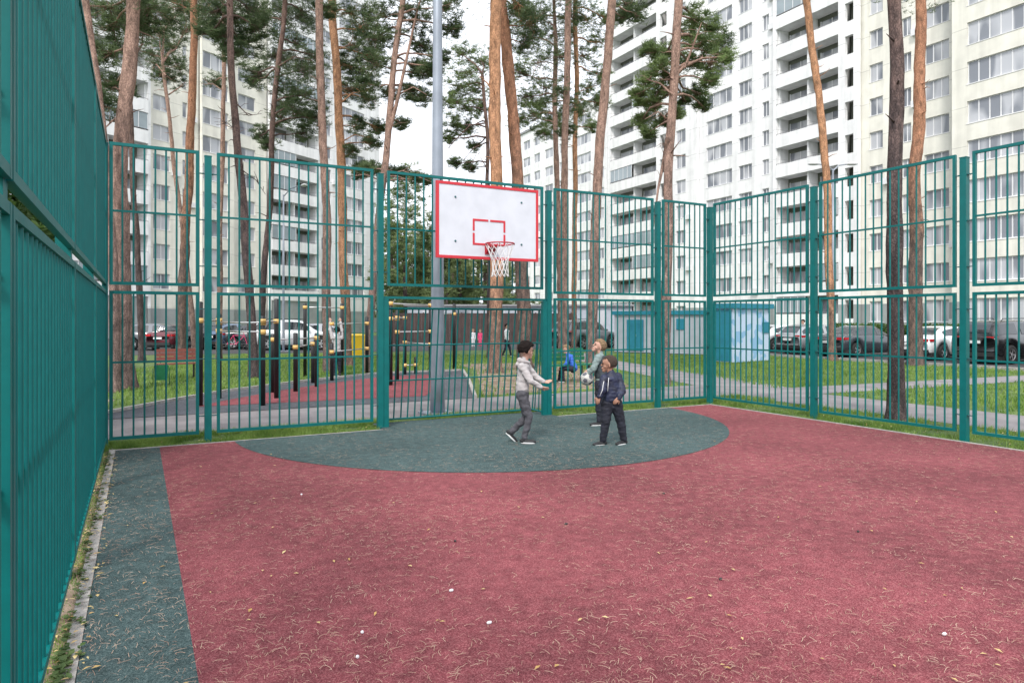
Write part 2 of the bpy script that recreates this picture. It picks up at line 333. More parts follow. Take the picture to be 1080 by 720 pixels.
# ---------------------------------------------------------------- grass, needles, leaves
def scatter_blades(name, regions, mat_, label, hmin, hmax, wd=.006, bend=.35):
    Vs = []; 
    for (fn, nb) in regions: Vs.append(fn(nb))
    P = np.concatenate(Vs); n = len(P)
    h = rng.uniform(hmin, hmax, n) * (0.6 + .8*rng.random(n)); an = rng.uniform(0, 2*PI, n); la = rng.uniform(0, 2*PI, n)
    le = rng.uniform(.05, bend*2, n) * h; ww = wd * (.7 + .6*rng.random(n))
    if P.shape[1] > 3: h *= P[:,3]; ww *= P[:,4]
    dx, dy = np.cos(an)*ww, np.sin(an)*ww; bx, by = np.cos(la)*le, np.sin(la)*le
    z0 = P[:,2]
    A = np.stack([P[:,0]-dx, P[:,1]-dy, z0], 1); B = np.stack([P[:,0]+dx, P[:,1]+dy, z0], 1)
    C = np.stack([P[:,0]+bx*.35+dx*.7, P[:,1]+by*.35+dy*.7, z0+h*.6], 1); D = np.stack([P[:,0]+bx*.35-dx*.7, P[:,1]+by*.35-dy*.7, z0+h*.6], 1)
    T = np.stack([P[:,0]+bx, P[:,1]+by, z0+h], 1)
    V = np.stack([A,B,C,D,T], 1).reshape(-1,3); i = np.arange(n)*5
    F = np.concatenate([np.stack([i,i+1,i+2],1), np.stack([i,i+2,i+3],1), np.stack([i+3,i+2,i+4],1)])
    return tag(npmesh(name, V, F, mat_), label, None, None, 'stuff')
def clumpy(x0, x1, y0, y1, z=-.03, s=1.0, wscale=1.0, thr=.35, sc=3.0):
    def fn(n):
        x = rng.uniform(x0, x1, n*2); y = rng.uniform(y0, y1, n*2)
        k = .5 + .5*np.sin(x*sc+1.3*np.sin(y*sc*.7))*np.sin(y*sc*1.3+1.1*np.sin(x*sc*.5+2))
        keep = k + rng.uniform(-.3,.3,n*2) > thr; x, y, k = x[keep][:n], y[keep][:n], k[keep][:n]
        return np.stack([x, y, np.full_like(x, z), s*(.55+.7*k), np.full_like(x, wscale)], 1)
    return fn
scatter_blades('grass', [(clumpy(XL-.1, 3.3, CY1+.06, 11.5), 15000), (clumpy(6.55, 12, CY1+.06, 11.5), 9000), (clumpy(3.3, 6.6, 11.15, 11.62), 3500),
    (clumpy(CX1+.08, 11.85, 2, 10.9), 15000), (clumpy(-2.5, XL-.05, 3, 11.5), 2500)], M['blade'], 'tufted grass strip along the foot of the fences', .04, .085, .0045)
def far_lawn(n):
    out = []
    X = rng.uniform(-13, 30, n*3); Y = rng.uniform(12, 34, n*3); x = X*CS+Y*SN; y = -X*SN+Y*CS
    inpath = ((y < 13.95) & (y > 11.55) & (x < 14)) | ((x > 11.85) & (x < 14.05) & (y < 13.9)) | ((x>14) & (y > 11.0-(x-14)*.07-.1) & (y < 12.3-(x-14)*.07)) | (x > 26)
    s1 = (x - 12.9 - (y-13.9)*.32); inpath |= (y > 12) & (s1 > -.1) & (s1 < 1.7) & (y < 34)
    insp = (x > -1) & (x < 9.8) & (y > 13.9) & (y < 21.7) & (y < 15.6 + (x)*.95+.6) & ((x-6.4) < (y-13.9)*.43+.2)
    court = (x < 12) & (y < 11.5)
    dirt = ((x > 7) & (x < 13.6) & (y > 14.2) & (y < 24.5) & ((x-6.4) > (y-13.9)*.43) & (rng.random(n*3) < .85)) | ((x < -.4) & (y < 21) & (rng.random(n*3) < .6))
    keep = ~(inpath | insp | court | dirt); x, y = x[keep][:n], y[keep][:n]
    k = .5 + .5*np.sin(x*1.1+1.3*np.sin(y*.8))*np.sin(y*1.4+1.1*np.sin(x*.5+2)); 
    return np.stack([x, y, np.full_like(x, -.032), .6+.7*k, np.full_like(x, 2.6)], 1)
scatter_blades('grass', [(far_lawn, 70000)], M['blade'], 'lush uneven lawn beyond the fences between the paths', .05, .11, .0045)
# weeds on the left strip
def weed_strip():
    V = []; F = []
    for _ in range(420):
        y = random.uniform(1.2, 10.4) if random.random() < .45 else random.uniform(1.2, 4.2); x = random.uniform(XL+.03, CX0-.05); z = 0
        if random.random() < .16: x += .05
        for k in range(random.randint(3, 6)):
            an = random.uniform(0, 2*PI); L = random.uniform(.015, .04); wd = L*random.uniform(.35,.6); up = random.uniform(.1, .9)
            d = Vector((math.cos(an), math.sin(an), up*.6)); s_ = Vector((-math.sin(an), math.cos(an), 0)); c = Vector((x, y, z + random.uniform(0,.02)))
            i = len(V); V += [c, c+d*L*.5+s_*wd, c+d*L+Vector((0,0,-.004)), c+d*L*.5-s_*wd]; F.append((i,i+1,i+2,i+3))
    return np.array([tuple(v) for v in V]), np.array(F)
V, F = weed_strip(); tag(npmesh('weeds', V, F, M['weed']), 'small green weeds growing along the foot of the left fence', None, None, 'stuff')
V = []; F = []
scatter_blades('grass', [(clumpy(XL-.02, CX0-.08, 1.0, 10.4, -.01, .55, .6, .2), 2600)], M['blade'], 'thin grass between the left fence and the kerb', .02, .06, .004)
b = MB(); b.add([(XL-.3,-6,-.012),(CX0-.07,-6,-.012),(CX0-.07,CY1,-.012),(XL-.3,CY1,-.012)], [(0,1,2,3)]); tag(b.build('soil_strip', M['dirt']), 'bare soil strip under the left fence', None, None, 'structure')
def needles(n):
    # pairs of dry pine needles: bent slivers lying on the rubber
    u = rng.random(n); Y = 2.0 + (u**1.6)*12.5
    X = (rng.uniform(-620, 620, n))/FPX*Y; x = X*CS+Y*SN; y = -X*SN+Y*CS
    cl = .5+.28*np.sin(x*1.3+1.7*np.sin(y*.9+.4)+.6*y)*np.sin(y*1.7+1.4*np.sin(x*1.1))+.22*np.sin(x*4.3+2*np.sin(y*3.1))*np.sin(y*5.2+1.6*np.sin(x*3.7)+x)
    cl += .35*np.exp(-(x-CX0)/.12) + .3*np.exp(-(CY1-y)/.2) + .3*np.exp(-(CX1-x)/.2)
    keep = (x > CX0-.1) & (x < CX1) & (y < CY1) & (cl + rng.uniform(-.42,.42,n) > .46); keep &= (Y > 5) | (rng.random(n) < .5); x, y = x[keep], y[keep]; n = len(x)
    L = rng.uniform(.016, .066, n); an = rng.uniform(0, 2*PI, n); bd = rng.normal(0, .42, n); wd = rng.uniform(.0006, .0013, n)
    z = .008 + rng.random(n)*.006
    pts = []; a = an.copy(); px, py = x.copy(), y.copy()
    for k in range(4):
        nx, ny = -np.sin(a)*wd, np.cos(a)*wd; zz = z + .004*np.sin(k*1.05)
        pts.append(np.stack([px+nx, py+ny, zz], 1)); pts.append(np.stack([px-nx, py-ny, zz+.0006], 1))
        px = px + np.cos(a)*L/3; py = py + np.sin(a)*L/3; a = a + bd/3*1.6
    V = np.stack(pts, 1).reshape(-1, 3); i = np.arange(n)*8
    F = np.concatenate([np.stack([i+2*k, i+2*k+1, i+2*k+3, i+2*k+2], 1) for k in range(3)])
    return V, F
V, F = needles(80000); tag(npmesh('fallen_pine_needles', V, F, M['needle']), 'dry tan pine needles strewn over the court', None, None, 'stuff')
def leaves(n, fn):
    V = []; F = []
    for _ in range(n):
        c = fn(); an = random.uniform(0, 2*PI); L = random.uniform(.012, .024); wd = L*random.uniform(.35,.55)
        d = Vector((math.cos(an), math.sin(an), random.uniform(-.1,.3))); s_ = Vector((-math.sin(an), math.cos(an), 0)); i = len(V)
        V += [c-d*L, c+s_*wd+Vector((0,0,.004)), c+d*L, c-s_*wd+Vector((0,0,.004))]; F.append((i,i+1,i+2,i+3))
    return np.array([tuple(v) for v in V]), np.array(F)
def court_pt():
    while True:
        p = PG(random.uniform(80,1080), 440+random.random()**.8*280, .012)
        if CX0 < p.x < CX1 and p.y < CY1: return p
def strip_pt():
    r = random.random()
    if r < .4: return Vector((random.uniform(XL,CX0+.05), random.uniform(1.5,10), .02))
    if r < .7: return Vector((random.uniform(CX1,11.5), random.uniform(4,11), .04))
    return Vector((random.uniform(0,10.5), random.uniform(CY1, 11.4), .04))
V, F = leaves(75, court_pt); V2, F2 = leaves(500, strip_pt)
tag(npmesh('fallen_leaves', np.concatenate([V,V2]), np.concatenate([F,F2+len(V)]), M['leafdry']), 'small dry leaves scattered on the court and along its edges', None, None, 'stuff')
b = MB()
for (u, v) in [(597,552),(382,666),(318,521),(476,622),(516,656),(377,692),(996,668),(542,474),(480,570),(760,610),(905,560),(700,520)]:
    p = PG(u, v, .008); ellipsoid(b, p, random.uniform(.008,.018), .01, .009, None, 7, 5, 0 if u in (597,542,480,760,905,700) else 1)
tag(b.build('litter_bits', [M['dark'], M['whitec']]), 'tiny crumbs of bark and pale petals on the court', None, None, 'stuff')

# ---------------------------------------------------------------- fences
def frame_rect(mb, Mx, x0, x1, z0, z1, t=.042, dpt=.042):
    h = dpt/2
    mb.box((x0,-h,z0),(x0+t,h,z1),0,Mx); mb.box((x1-t,-h,z0),(x1,h,z1),0,Mx)
    mb.box((x0+t,-h+.001,z0),(x1-t,h-.001,z0+t),0,Mx); mb.box((x0+t,-h+.001,z1-t),(x1-t,h-.001,z1),0,Mx)
def panel(par, Mx, x0, x1, z0, z1, name, zmid, pitch=.139, r=.0135, cro=0):
    a = MB(); frame_rect(a, Mx, x0, x1, z0, z1)
    a.box((x0+.042,-.013+cro,zmid-.013),(x1-.042,.013+cro,zmid+.013),0,Mx)
    o = a.build(name, M['teal'], par)
    b = MB(); n = max(2, round((x1-x0-.042)/pitch))
    for i in range(1, n):
        x = x0 + .021 + (x1-x0-.042)*i/n
        b.tube([Mx @ Vector((x, 0, z0+.04)), Mx @ Vector((x, 0, z1-.04))], r, 6, 0, False)
    b.build('bars', M['teal'], o, True)
    return o
CLAMP = {}
def post(par, Mx, x, w=.09, h=FH-.06, sides=(-1,1), off=0):
    a = MB(); a.box((x-w/2,-w/2-off,-.15),(x+w/2,w/2-off,h-.012),0,Mx); a.box((x-w/2-.004,-w/2-.004-off,h-.0115),(x+w/2+.004,w/2+.004-off,h+.002),0,Mx)
    o = a.build('post', M['teal'], par)
    for s_ in sides:
        for z in (.35, 1.15, 1.85, 2.45, 3.1, 3.75):
            c = MB(); xa = s_*w/2; c.box((min(xa, xa+s_*.075), -.018, -.006), (max(xa, xa+s_*.075), .018, .006), 0, Mx)
            c.tube([Mx @ Vector((xa + s_*.02, -.035, 0)), Mx @ Vector((xa+s_*.02, .035, 0))], .008, 6)
            k = (tuple(round(q, 3) for q in Mx.col[0][:2]), s_, w)
            if k not in CLAMP: q = c.build('clamp', M['bolt'], o); CLAMP[k] = q.data
            else: q = link('clamp', CLAMP[k], o)
            q.location = Mx @ Vector((x, -off, z))
    return o
G = .062   # gap post centre to panel is .05 + gap
def bay(par, Mx, x0, x1, left_gap=True, right_gap=True, upper=True, lower=True, gap=.115, cro=0):
    g = gap
    a, b = x0 + (g if left_gap else .03), x1 - (g if right_gap else .03)
    if upper: panel(par, Mx, a, b, 2.165, FH, 'upper_panel', 3.15, cro=cro)
    if lower: panel(par, Mx, a, b, .10, 2.085, 'lower_panel', 1.13, cro=cro)
I4 = Matrix.Identity(4)
def rotM(ex, ey, o): return Matrix(((ex[0],ey[0],0,o[0]),(ex[1],ey[1],0,o[1]),(0,0,1,0),(0,0,0,1)))
# back fence, local x = world x
fb = empty('sports_fence', (0, YB, 0), 'tall teal bar fence across the back of the court behind the hoop', 'fence', 'teal fences around the court')
Mb = Matrix.Identity(4)
bx = [XL, T1, T1+2.5, T1+5.6, T1+8.1, XR]
for i in range(5):
    if i == 2: panel(fb, Mb, bx[2]+.115, bx[3]-.115, 2.235, FH, 'upper_panel', 3.15, .151)
    else: bay(fb, Mb, bx[i]+(0 if i else .02), bx[i+1], i > 0)
for x in bx[1:-1]: post(fb, Mb, x)
post(fb, Mb, XR, .09, FH-.06, (-1,))
# goal cage in the middle bay
gc = MB(); gx0, gx1 = bx[2]+.02, bx[3]-.02; t = .04
gc.box((gx0+.03,-.02,2.03),(gx1-.03,.02,2.07)); gc.box((gx0+.03,-.045,0),(gx0+.11,.035,2.028)); gc.box((gx1-.11,-.045,0),(gx1-.03,.035,2.028))
TB, BB = .16, .40     # depth of the cage at top / bottom
def gp(x, z): return (x, TB + (BB-TB)*(1-z/1.88), z)
for z, rr in ((1.88,.02),(1.28,.014),(.70,.014),(.06,.018)):
    gc.tube([gp(gx0+.09,z), gp(gx1-.09,z)], rr, 6)
    for xx in (gx0+.09, gx1-.09): gc.tube([(xx, .0, z), gp(xx, z)], rr, 6)
go = gc.build('goal_cage', M['teal'], fb)
gb = MB(); n = 24
for i in range(n+1):
    x = gx0+.09 + (gx1-gx0-.18)*i/n; x += random.uniform(-.006,.006); dxx = random.uniform(-.012,.012)
    gb.tube([Vector(gp(x,.05)), Vector(gp(x+dxx,1.88))], .0125, 6, 0, False)
for xx in (gx0+.09, gx1-.09):
    for f_ in (.4, .75): gb.tube([(xx, (BB)*f_, .05), (xx, TB*f_, 1.88)], .011, 6, 0, False)
gb.build('bars', M['teal'], go, True)
# right fence, local x = -world y
fr = empty('sports_fence', (XR, YB, 0), 'tall teal bar fence along the right side of the court before the parked cars', 'fence', 'teal fences around the court')
Mr = rotM((0,-1), (1,0), (0,0))
for i in range(5):
    bay(fr, Mr, 2.5*i, 2.5*(i+1))
    post(fr, Mr, 2.5*(i+1))
# left fence
fl = empty('sports_fence', (XL, YB, 0), 'tall teal bar fence close on the left, seen almost edge on', 'fence', 'teal fences around the court')
lx = [0, 2.62, 5.22, 7.84, 10.4, 13.0]
post(fl, Mr, 0, .07, FH-.02, ())
for i in range(5):
    bay(fl, Mr, lx[i], lx[i+1], i > 0, gap=.012, cro=-.028); post(fl, Mr, lx[i+1], .09, off=.045)

# ---------------------------------------------------------------- basketball hoop
hp = empty('basketball_hoop', (5.04, 10.2, 0), 'white backboard with red border, red rim and white net on the back fence', 'basketball hoop')
b = MB(); b.box((-.9,-.012,2.7),(.9,.012,3.86)); bd = b.build('backboard', M['boardw'], hp)
def stripe(mb, x0, x1, z0, z1, y0=-.019, y1=-.0125): mb.box((x0,y0,z0),(x1,y1,z1))
b = MB(); t = .045
b.box((-.925,-.02,2.675),(.925,.02,2.675+t)); b.box((-.925,-.02,3.885-t),(.925,.02,3.885)); b.box((-.925,-.02,2.675+t),(-.925+t,.02,3.885-t)); b.box((.925-t,-.02,2.675+t),(.925,.02,3.885-t))
b.build('border', M['boardr'], bd)
b = MB(); x0, x1, z0, z1, t = -.295, .295, 2.905, 3.325, .032; g = .018
for a_, c_ in ((x0, -g), (g, x1)): stripe(b, a_, c_, z1-t, z1); stripe(b, a_, c_, z0, z0+t)
zm = (z0+z1)/2
for a_, c_ in ((z0+t, zm-g), (zm+g, z1-t)): stripe(b, x0, x0+t, a_, c_); stripe(b, x1-t, x1, a_, c_)
b.build('target_square', M['boardr'], bd)
for x, z in ((-.6,2.95),(-.6,3.65),(.6,2.95),(.6,3.65)):
    b = MB(); b.tube([(x,-.0125,z),(x,-.024,z)], .017, 6); b.build('bolt', M['bolt'], bd)
zr = 2.90
b = MB(); ring = [(.225*math.cos(2*PI*k/32), -.40+.225*math.sin(2*PI*k/32), zr) for k in range(33)]
b.tube(ring, .011, 8)
for k in range(12):
    an = 2*PI*k/12; b.tube([(.225*math.cos(an), -.40+.225*math.sin(an), zr-.008), (.222*math.cos(an+.06), -.40+.222*math.sin(an+.06), zr-.03)], .004, 5)
b.build('rim', M['rim'], hp, True)
b = MB(); b.box((-.08,-.035,2.76),(.08,-.0125,2.93)); b.box((-.075,-.19,2.875),(-.065,-.035,2.925)); b.box((.065,-.19,2.875),(.075,-.035,2.925))
b.add([(-.07,-.035,2.78),(-.07,-.035,2.87),(-.07,-.19,2.87),(.07,-.035,2.78),(.07,-.035,2.87),(.07,-.19,2.87)], [(0,1,2),(3,5,4),(0,2,5,3),(1,4,5,2),(0,3,4,1)])
b.build('bracket', M['rim'], hp)
b = MB()   # mounting arms back to the fence
for x in (-.6,.6):
    for z in (2.95,3.65): b.box((x-.02,.021,z-.02),(x+.02,.455,z+.02))
b.build('mounting_arm', M['teal'], hp)
b = MB(); NS = 12; prof = [(.224,-.02),(.19,-.10),(.155,-.19),(.13,-.28),(.122,-.38),(.128,-.46),(.14,-.52)]
for s_ in (1,-1):
    for k in range(NS):
        pts = []
        for i, (r, z) in enumerate(prof):
            an = 2*PI*(k + s_*.5*i)/NS; j = random.uniform(-.008,.008); pts.append(((r+j)*math.cos(an), -.40+(r+j)*math.sin(an), zr+z))
        b.tube(pts, .0042, 5, 0, False)
b.build('net', M['net'], hp, True)

# ---------------------------------------------------------------- floodlight mast and lamps
def mast(u, Y, r0, r1, h, name, label, cat):
    p = W((u-540)/FPX*Y, Y); o = empty(name, p, label, cat); b = MB()
    b.tube([(0,0,0),(0,0,.5),(0,0,h*.5),(0,0,h)], [r0*1.06, r0, r0*.66 if r0 > .1 else (r0+r1)/2, r1*.8], 16); b.build('pole', M['mast'], o, True)
    c = MB(); c.box((-.28,-.28,-.02),(.28,.28,.012)); 
    for sx in (-1,1):
        for sy in (-1,1): c.tube([(.22*sx,.22*sy,.01),(.22*sx,.22*sy,.06)], .018, 6)
    c.build('base_plate', M['mast'], o)
    return o
m_ = mast(461.5, 12.75, .128, .075, 14.0, 'floodlight_mast', 'thick grey tapering floodlight mast standing behind the backboard', 'light mast')
b = MB(); b.box((-.6,-.05,13.8),(.6,.05,13.9)); 
b.build('crossarm', M['mast'], m_)
for x in (-.45,.45):
    b = MB(); b.box((x-.16,-.28,13.55),(x+.16,-.06,13.79)); b.build('floodlight', M['roof'], m_)
m_ = mast(299, 38, .07, .05, 8.5, 'street_lamp', 'slim grey lamp post beside the parked cars on the left', 'street lamp', )
b = MB(); b.tube([(0,0,8.4),(.3,-.4,8.8),(.7,-1.0,8.9)], .03, 8); b.build('arm', M['mast'], m_); b = MB(); ellipsoid(b, (.85,-1.25,8.88), .17, .3, .07); b.build('lamp_head', M['frame'], m_, True)
m_ = mast(878.5, 31, .08, .05, 8.4, 'street_lamp', 'tall lamp post with two curved arms half hidden behind a leaning pine trunk', 'street lamp')
for s_ in (-1, 1):
    b = MB(); e = Vector((CS, -SN, 0))*s_; b.tube([Vector((0,0,8.3)), e*.25+Vector((0,0,8.55)), e*.6+Vector((0,0,8.6))], .025, 8); b.build('arm', M['mast'], m_)
    b = MB(); ellipsoid(b, e*.85+Vector((0,0,8.62)), .27, .13, .07, Matrix.Rotation(-TH, 3, 'Z')); b.build('lamp_head', M['frame'], m_, True)
#PART2
# ---------------------------------------------------------------- buildings
class Facade:
    """local frame: s along the facade, d into the building, z up"""
    def __init__(s, O, e, inward): s.M = Matrix(((e[0],inward[0],0,O[0]),(e[1],inward[1],0,O[1]),(0,0,1,0),(0,0,0,1)))
PH = 2.82
WIN_MESH = {}
def window_meshes(wd, ht, n):
    k = (round(wd,2), ht, n)
    if k in WIN_MESH: return WIN_MESH[k]
    f = MB(); t = .055
    f.box((0,0,0),(t,.07,ht)); f.box((wd-t,0,0),(wd,.07,ht)); f.box((t,.001,0),(wd-t,.069,t)); f.box((t,.001,ht-t),(wd-t,.069,ht))
    for i in range(1, n): x = wd*i/n; f.box((x-t*.7,.002,t),(x+t*.7,.068,ht-t))
    f.box((-.06,-.16,-.05),(wd+.06,-.002,-.012))
    g = MB()
    for i in range(n):
        a, b = wd*i/n+t*.7, wd*(i+1)/n-t*.7; g.box((a,.03,t),(b,.045,ht-t))
    fo, go_ = f.build('window', M['frame']), g.build('pane', M['glass'])
    WIN_MESH[k] = (fo.data, go_.data); bpy.data.objects.remove(fo); bpy.data.objects.remove(go_)
    return WIN_MESH[k]
def balcony(par, F, s0, s1, z, bd, par_mat, glazed=False):
    # slab + parapet in front of the recess, side partition, balcony door on the back wall
    b = MB(); b.box((s0,-.10,z-.17),(s1,bd-.01,z-.001),0,F.M); b.box((s0,-.10,z),(s1,.0,z+1.02),0,F.M)
    o = b.build('balcony', par_mat, par)
    r = MB(); r.box((s0+.02,-.07,z+1.12),(s1-.02,-.03,z+1.16),0,F.M)
    n = max(2, round((s1-s0)/1.2))
    for i in range(n+1): x = s0+.03+(s1-s0-.06)*i/n; r.box((x-.015,-.065,z+1.021),(x+.015,-.035,z+1.12),0,F.M)
    r.build('railing', M['roof'], o)
    return o
def section(par, F, s0, s1, zb, cols, floors, wall, first=5.3-1.4, base_mat=None, thick=.35, rec=1.5, kmin=0, zs=3.0):
    """cols: list of (kind, a, b, n) ; windows are centred on 2.5 + k*PH; wall is built of piers and spandrels with real openings"""
    wb = MB(); ht = 1.45; z_top = 2.5 + floors*PH - .7
    cols = sorted(cols, key=lambda c: c[1]); x = s0
    def pier(a, b_, za, zb_):          # wall piece, grey plaster below zs
        if za < zs < zb_: wb.box((a,0,za),(b_,thick,zs),3,F.M); wb.box((a,0,zs),(b_,thick,zb_),0,F.M)
        else: wb.box((a,0,za),(b_,thick,zb_),3 if zb_ <= zs else 0,F.M)
    z_start = 0
    out = []
    for kind, a, b_, n in cols:
        if a > x + .01: pier(x, a, z_start, z_top)
        if kind in 'wg':
            zc = z_start
            for k in range(kmin, floors):
                z0 = 2.5 + k*PH - ht/2 - (.15 if kind=='g' else 0) - (0 if k else .25); z1 = 2.5 + k*PH + ht/2
                if z0 > zc: pier(a, b_, zc, z0)
                out.append((kind, a, b_, n, z0, z1)); zc = z1
            pier(a, b_, zc, z_top)
        elif kind == 'o':              # small loggia opening beside the balcony
            zc = 0
            for k in range(floors):
                z0 = 2.5 + k*PH - .7; z1 = z0 + 1.6
                wb.box((a,0,zc),(b_,thick,z0),0,F.M); zc = z1
            wb.box((a,0,zc),(b_,thick,z_top),0,F.M)
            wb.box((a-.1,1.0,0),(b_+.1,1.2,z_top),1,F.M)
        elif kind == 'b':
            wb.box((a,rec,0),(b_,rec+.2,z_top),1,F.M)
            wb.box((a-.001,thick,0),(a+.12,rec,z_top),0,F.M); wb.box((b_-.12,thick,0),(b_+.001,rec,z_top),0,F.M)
            m = (a+b_)/2; wb.box((m-.08,.25,0),(m+.08,rec,z_top),0,F.M)
            wb.box((a,0,z_top-.9),(b_,rec,z_top),0,F.M)
            if kmin: wb.box((a+.12,.02,0),(b_-.12,thick,2.5+PH-1.3-.18),3,F.M)
            for k in range(kmin, floors): out.append(('b', a, b_, n, 2.5 + k*PH - 1.3, 0))
        x = b_
    if s1 > x + .01: pier(x, s1, z_start, z_top)
    wb.box((s0+.02,rec+.22,0),(s1-.02,14,z_top-.02),0,F.M)
    wb.box((s0-.15,-.2,z_top+.001),(s1+.15,14.2,z_top+.35),2,F.M)
    return wb, out
def place_openings(par, F, outs, seen):
    """outs: openings; those in `seen` order get their own window/balcony part, the rest go into one stuff part"""
    e = F.M.to_3x3(); rest_f, rest_b = MB(), MB()
    rz = math.atan2(e.col[0][1], e.col[0][0])
    outs = sorted(outs, key=lambda o: (F2cam(F, o)))
    nw = nb = 0
    for o in outs:
        kind, a, b_, n, z0, z1 = o
        if kind in 'wg':
            nw += 1
            if nw <= 100:
                fm, gmsh = window_meshes(b_-a, round(z1-z0,2), n)
                w_ = link('window', fm, par); w_.matrix_local = par.matrix_world.inverted() @ (F.M @ Matrix.Translation((a, .13, z0)))
                link('pane', gmsh, w_)
            else:
                rest_f.box((a,.15,z0),(b_,.17,z1),1,F.M)
                for i in range(n+1):
                    xx = a+(b_-a)*i/n; rest_f.box((max(a,xx-.05),.13,z0+.001),(min(b_,xx+.05),.149,z1-.001),0,F.M)
                rest_f.box((a,.131,z0),(b_,.148,z0+.08),0,F.M); rest_f.box((a,.131,z1-.08),(b_,.148,z1),0,F.M)
        else:
            nb += 1
            if nb <= 60: balcony(par, F, a, b_, z0, 1.5, M['white'])
            else: rest_b.box((a,-.10,z0-.17),(b_,1.49,z0-.001),0,F.M); rest_b.box((a,-.10,z0),(b_,0,z0+1.02),0,F.M)
            # balcony door + window on the back wall, sometimes glazed in front
            bw = random.random(); m = (a+b_)/2
            for (p, q) in ((a+.4, m-.4), (m+.5, b_-.5)):
                rest_b.box((p,1.44,z0+.05),(q,1.495,z0+2.2),1,F.M)
                rest_b.box((p-.06,1.40,z0+.05),(p,1.5,z0+2.26),0,F.M); rest_b.box((q,1.40,z0+.05),(q+.06,1.5,z0+2.26),0,F.M); rest_b.box(((p+q)/2-.04,1.40,z0+.05),((p+q)/2+.04,1.439,z0+2.2),0,F.M)
            if bw < .3:
                h0, h1 = (a, m) if random.random() < .5 else (m, b_)
                rest_b.box((h0+.05,-.04,z0+1.17),(h1-.05,-.02,z0+2.62),2,F.M)
                for i in range(4): xx = h0+.05+(h1-h0-.1)*i/3; rest_b.box((xx-.03,-.06,z0+1.17),(xx+.03,-.041,z0+2.62),0,F.M)
    if rest_f.f: tag(rest_f.build('upper_windows', [M['frame'], M['glass']], par), kind='stuff')
    if rest_b.f: tag(rest_b.build('balcony_fittings', [M['frame'], M['glass'], M['balglass']], par), kind='stuff')
def F2cam(F, o):
    p = F.M @ Vector(((o[1]+o[2])/2, 0, o[4])); X = p.x*CS - p.y*SN; Y = p.x*SN + p.y*CS
    if Y < 1: return 1e6
    u, v = 540+FPX*X/Y, HOR-FPX*(p.z-CAMZ)/Y
    return Y + (500 if (v < -15 or u > 1095 or u < 80) else 0)
# --- right building: facade on the plane x = 54, parallel to the side fences
XF = 54.0
def yu(u, x=XF): k = (u-540)/FPX; return x*(CS-k*SN)/(k*CS+SN)
def s_of(u, x=XF): return -yu(u, x)
bb = empty('apartment_building', (XF, 40, 0), 'long white and cream tower block on the right with stacked balconies', 'building')
bpy.context.view_layer.update()
def FX(x): return Facade((x, 0), (0,-1), (1,0))
def cols_from(spec, x): return [(k, s_of(a, x), s_of(b_, x), n) for k, a, b_, n in spec]
secs = [
 (XF+3, 548, 640, 11, [('w',552,559,2),('w',563.5,569.5,2),('w',575,583,2),('w',590,599,2),('w',608,623,4),('w',630,637,2)], 'white', 'kgrey'),
 (XF-.4, 641, 735, 19, [('b',644,692,2),('o',696,703,1),('w',713,723,2)], 'white', 'greywall'),
 (XF, 735, 815, 19, [('w',745,772,4),('w',779,793,3),('w',804,811,2)], 'white', 'greywall'),
 (XF-.5, 815, 905, 19, [('b',819,884,2),('o',891,900,1)], 'white', 'greywall'),
 (XF, 905, 1004, 19, [('w',917,931,2),('w',951,961,2),('w',975,1001,3)], 'cream', 'greywall'),
 (XF-1.6, 1004, 1250, 19, [('g',1020,1092,6),('w',1118,1146,3),('g',1170,1228,5)], 'cream', 'greywall'),
]
wallsB = {}
allo = []
for x, ua, ub, fl_, spec, wm, bm in secs:
    F = FX(x); wb, o_ = section(bb, F, s_of(ua, x), s_of(ub, x), 0, cols_from(spec, x), fl_, None, base_mat=True)
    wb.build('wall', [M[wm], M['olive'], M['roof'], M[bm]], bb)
    allo.append((F, o_))
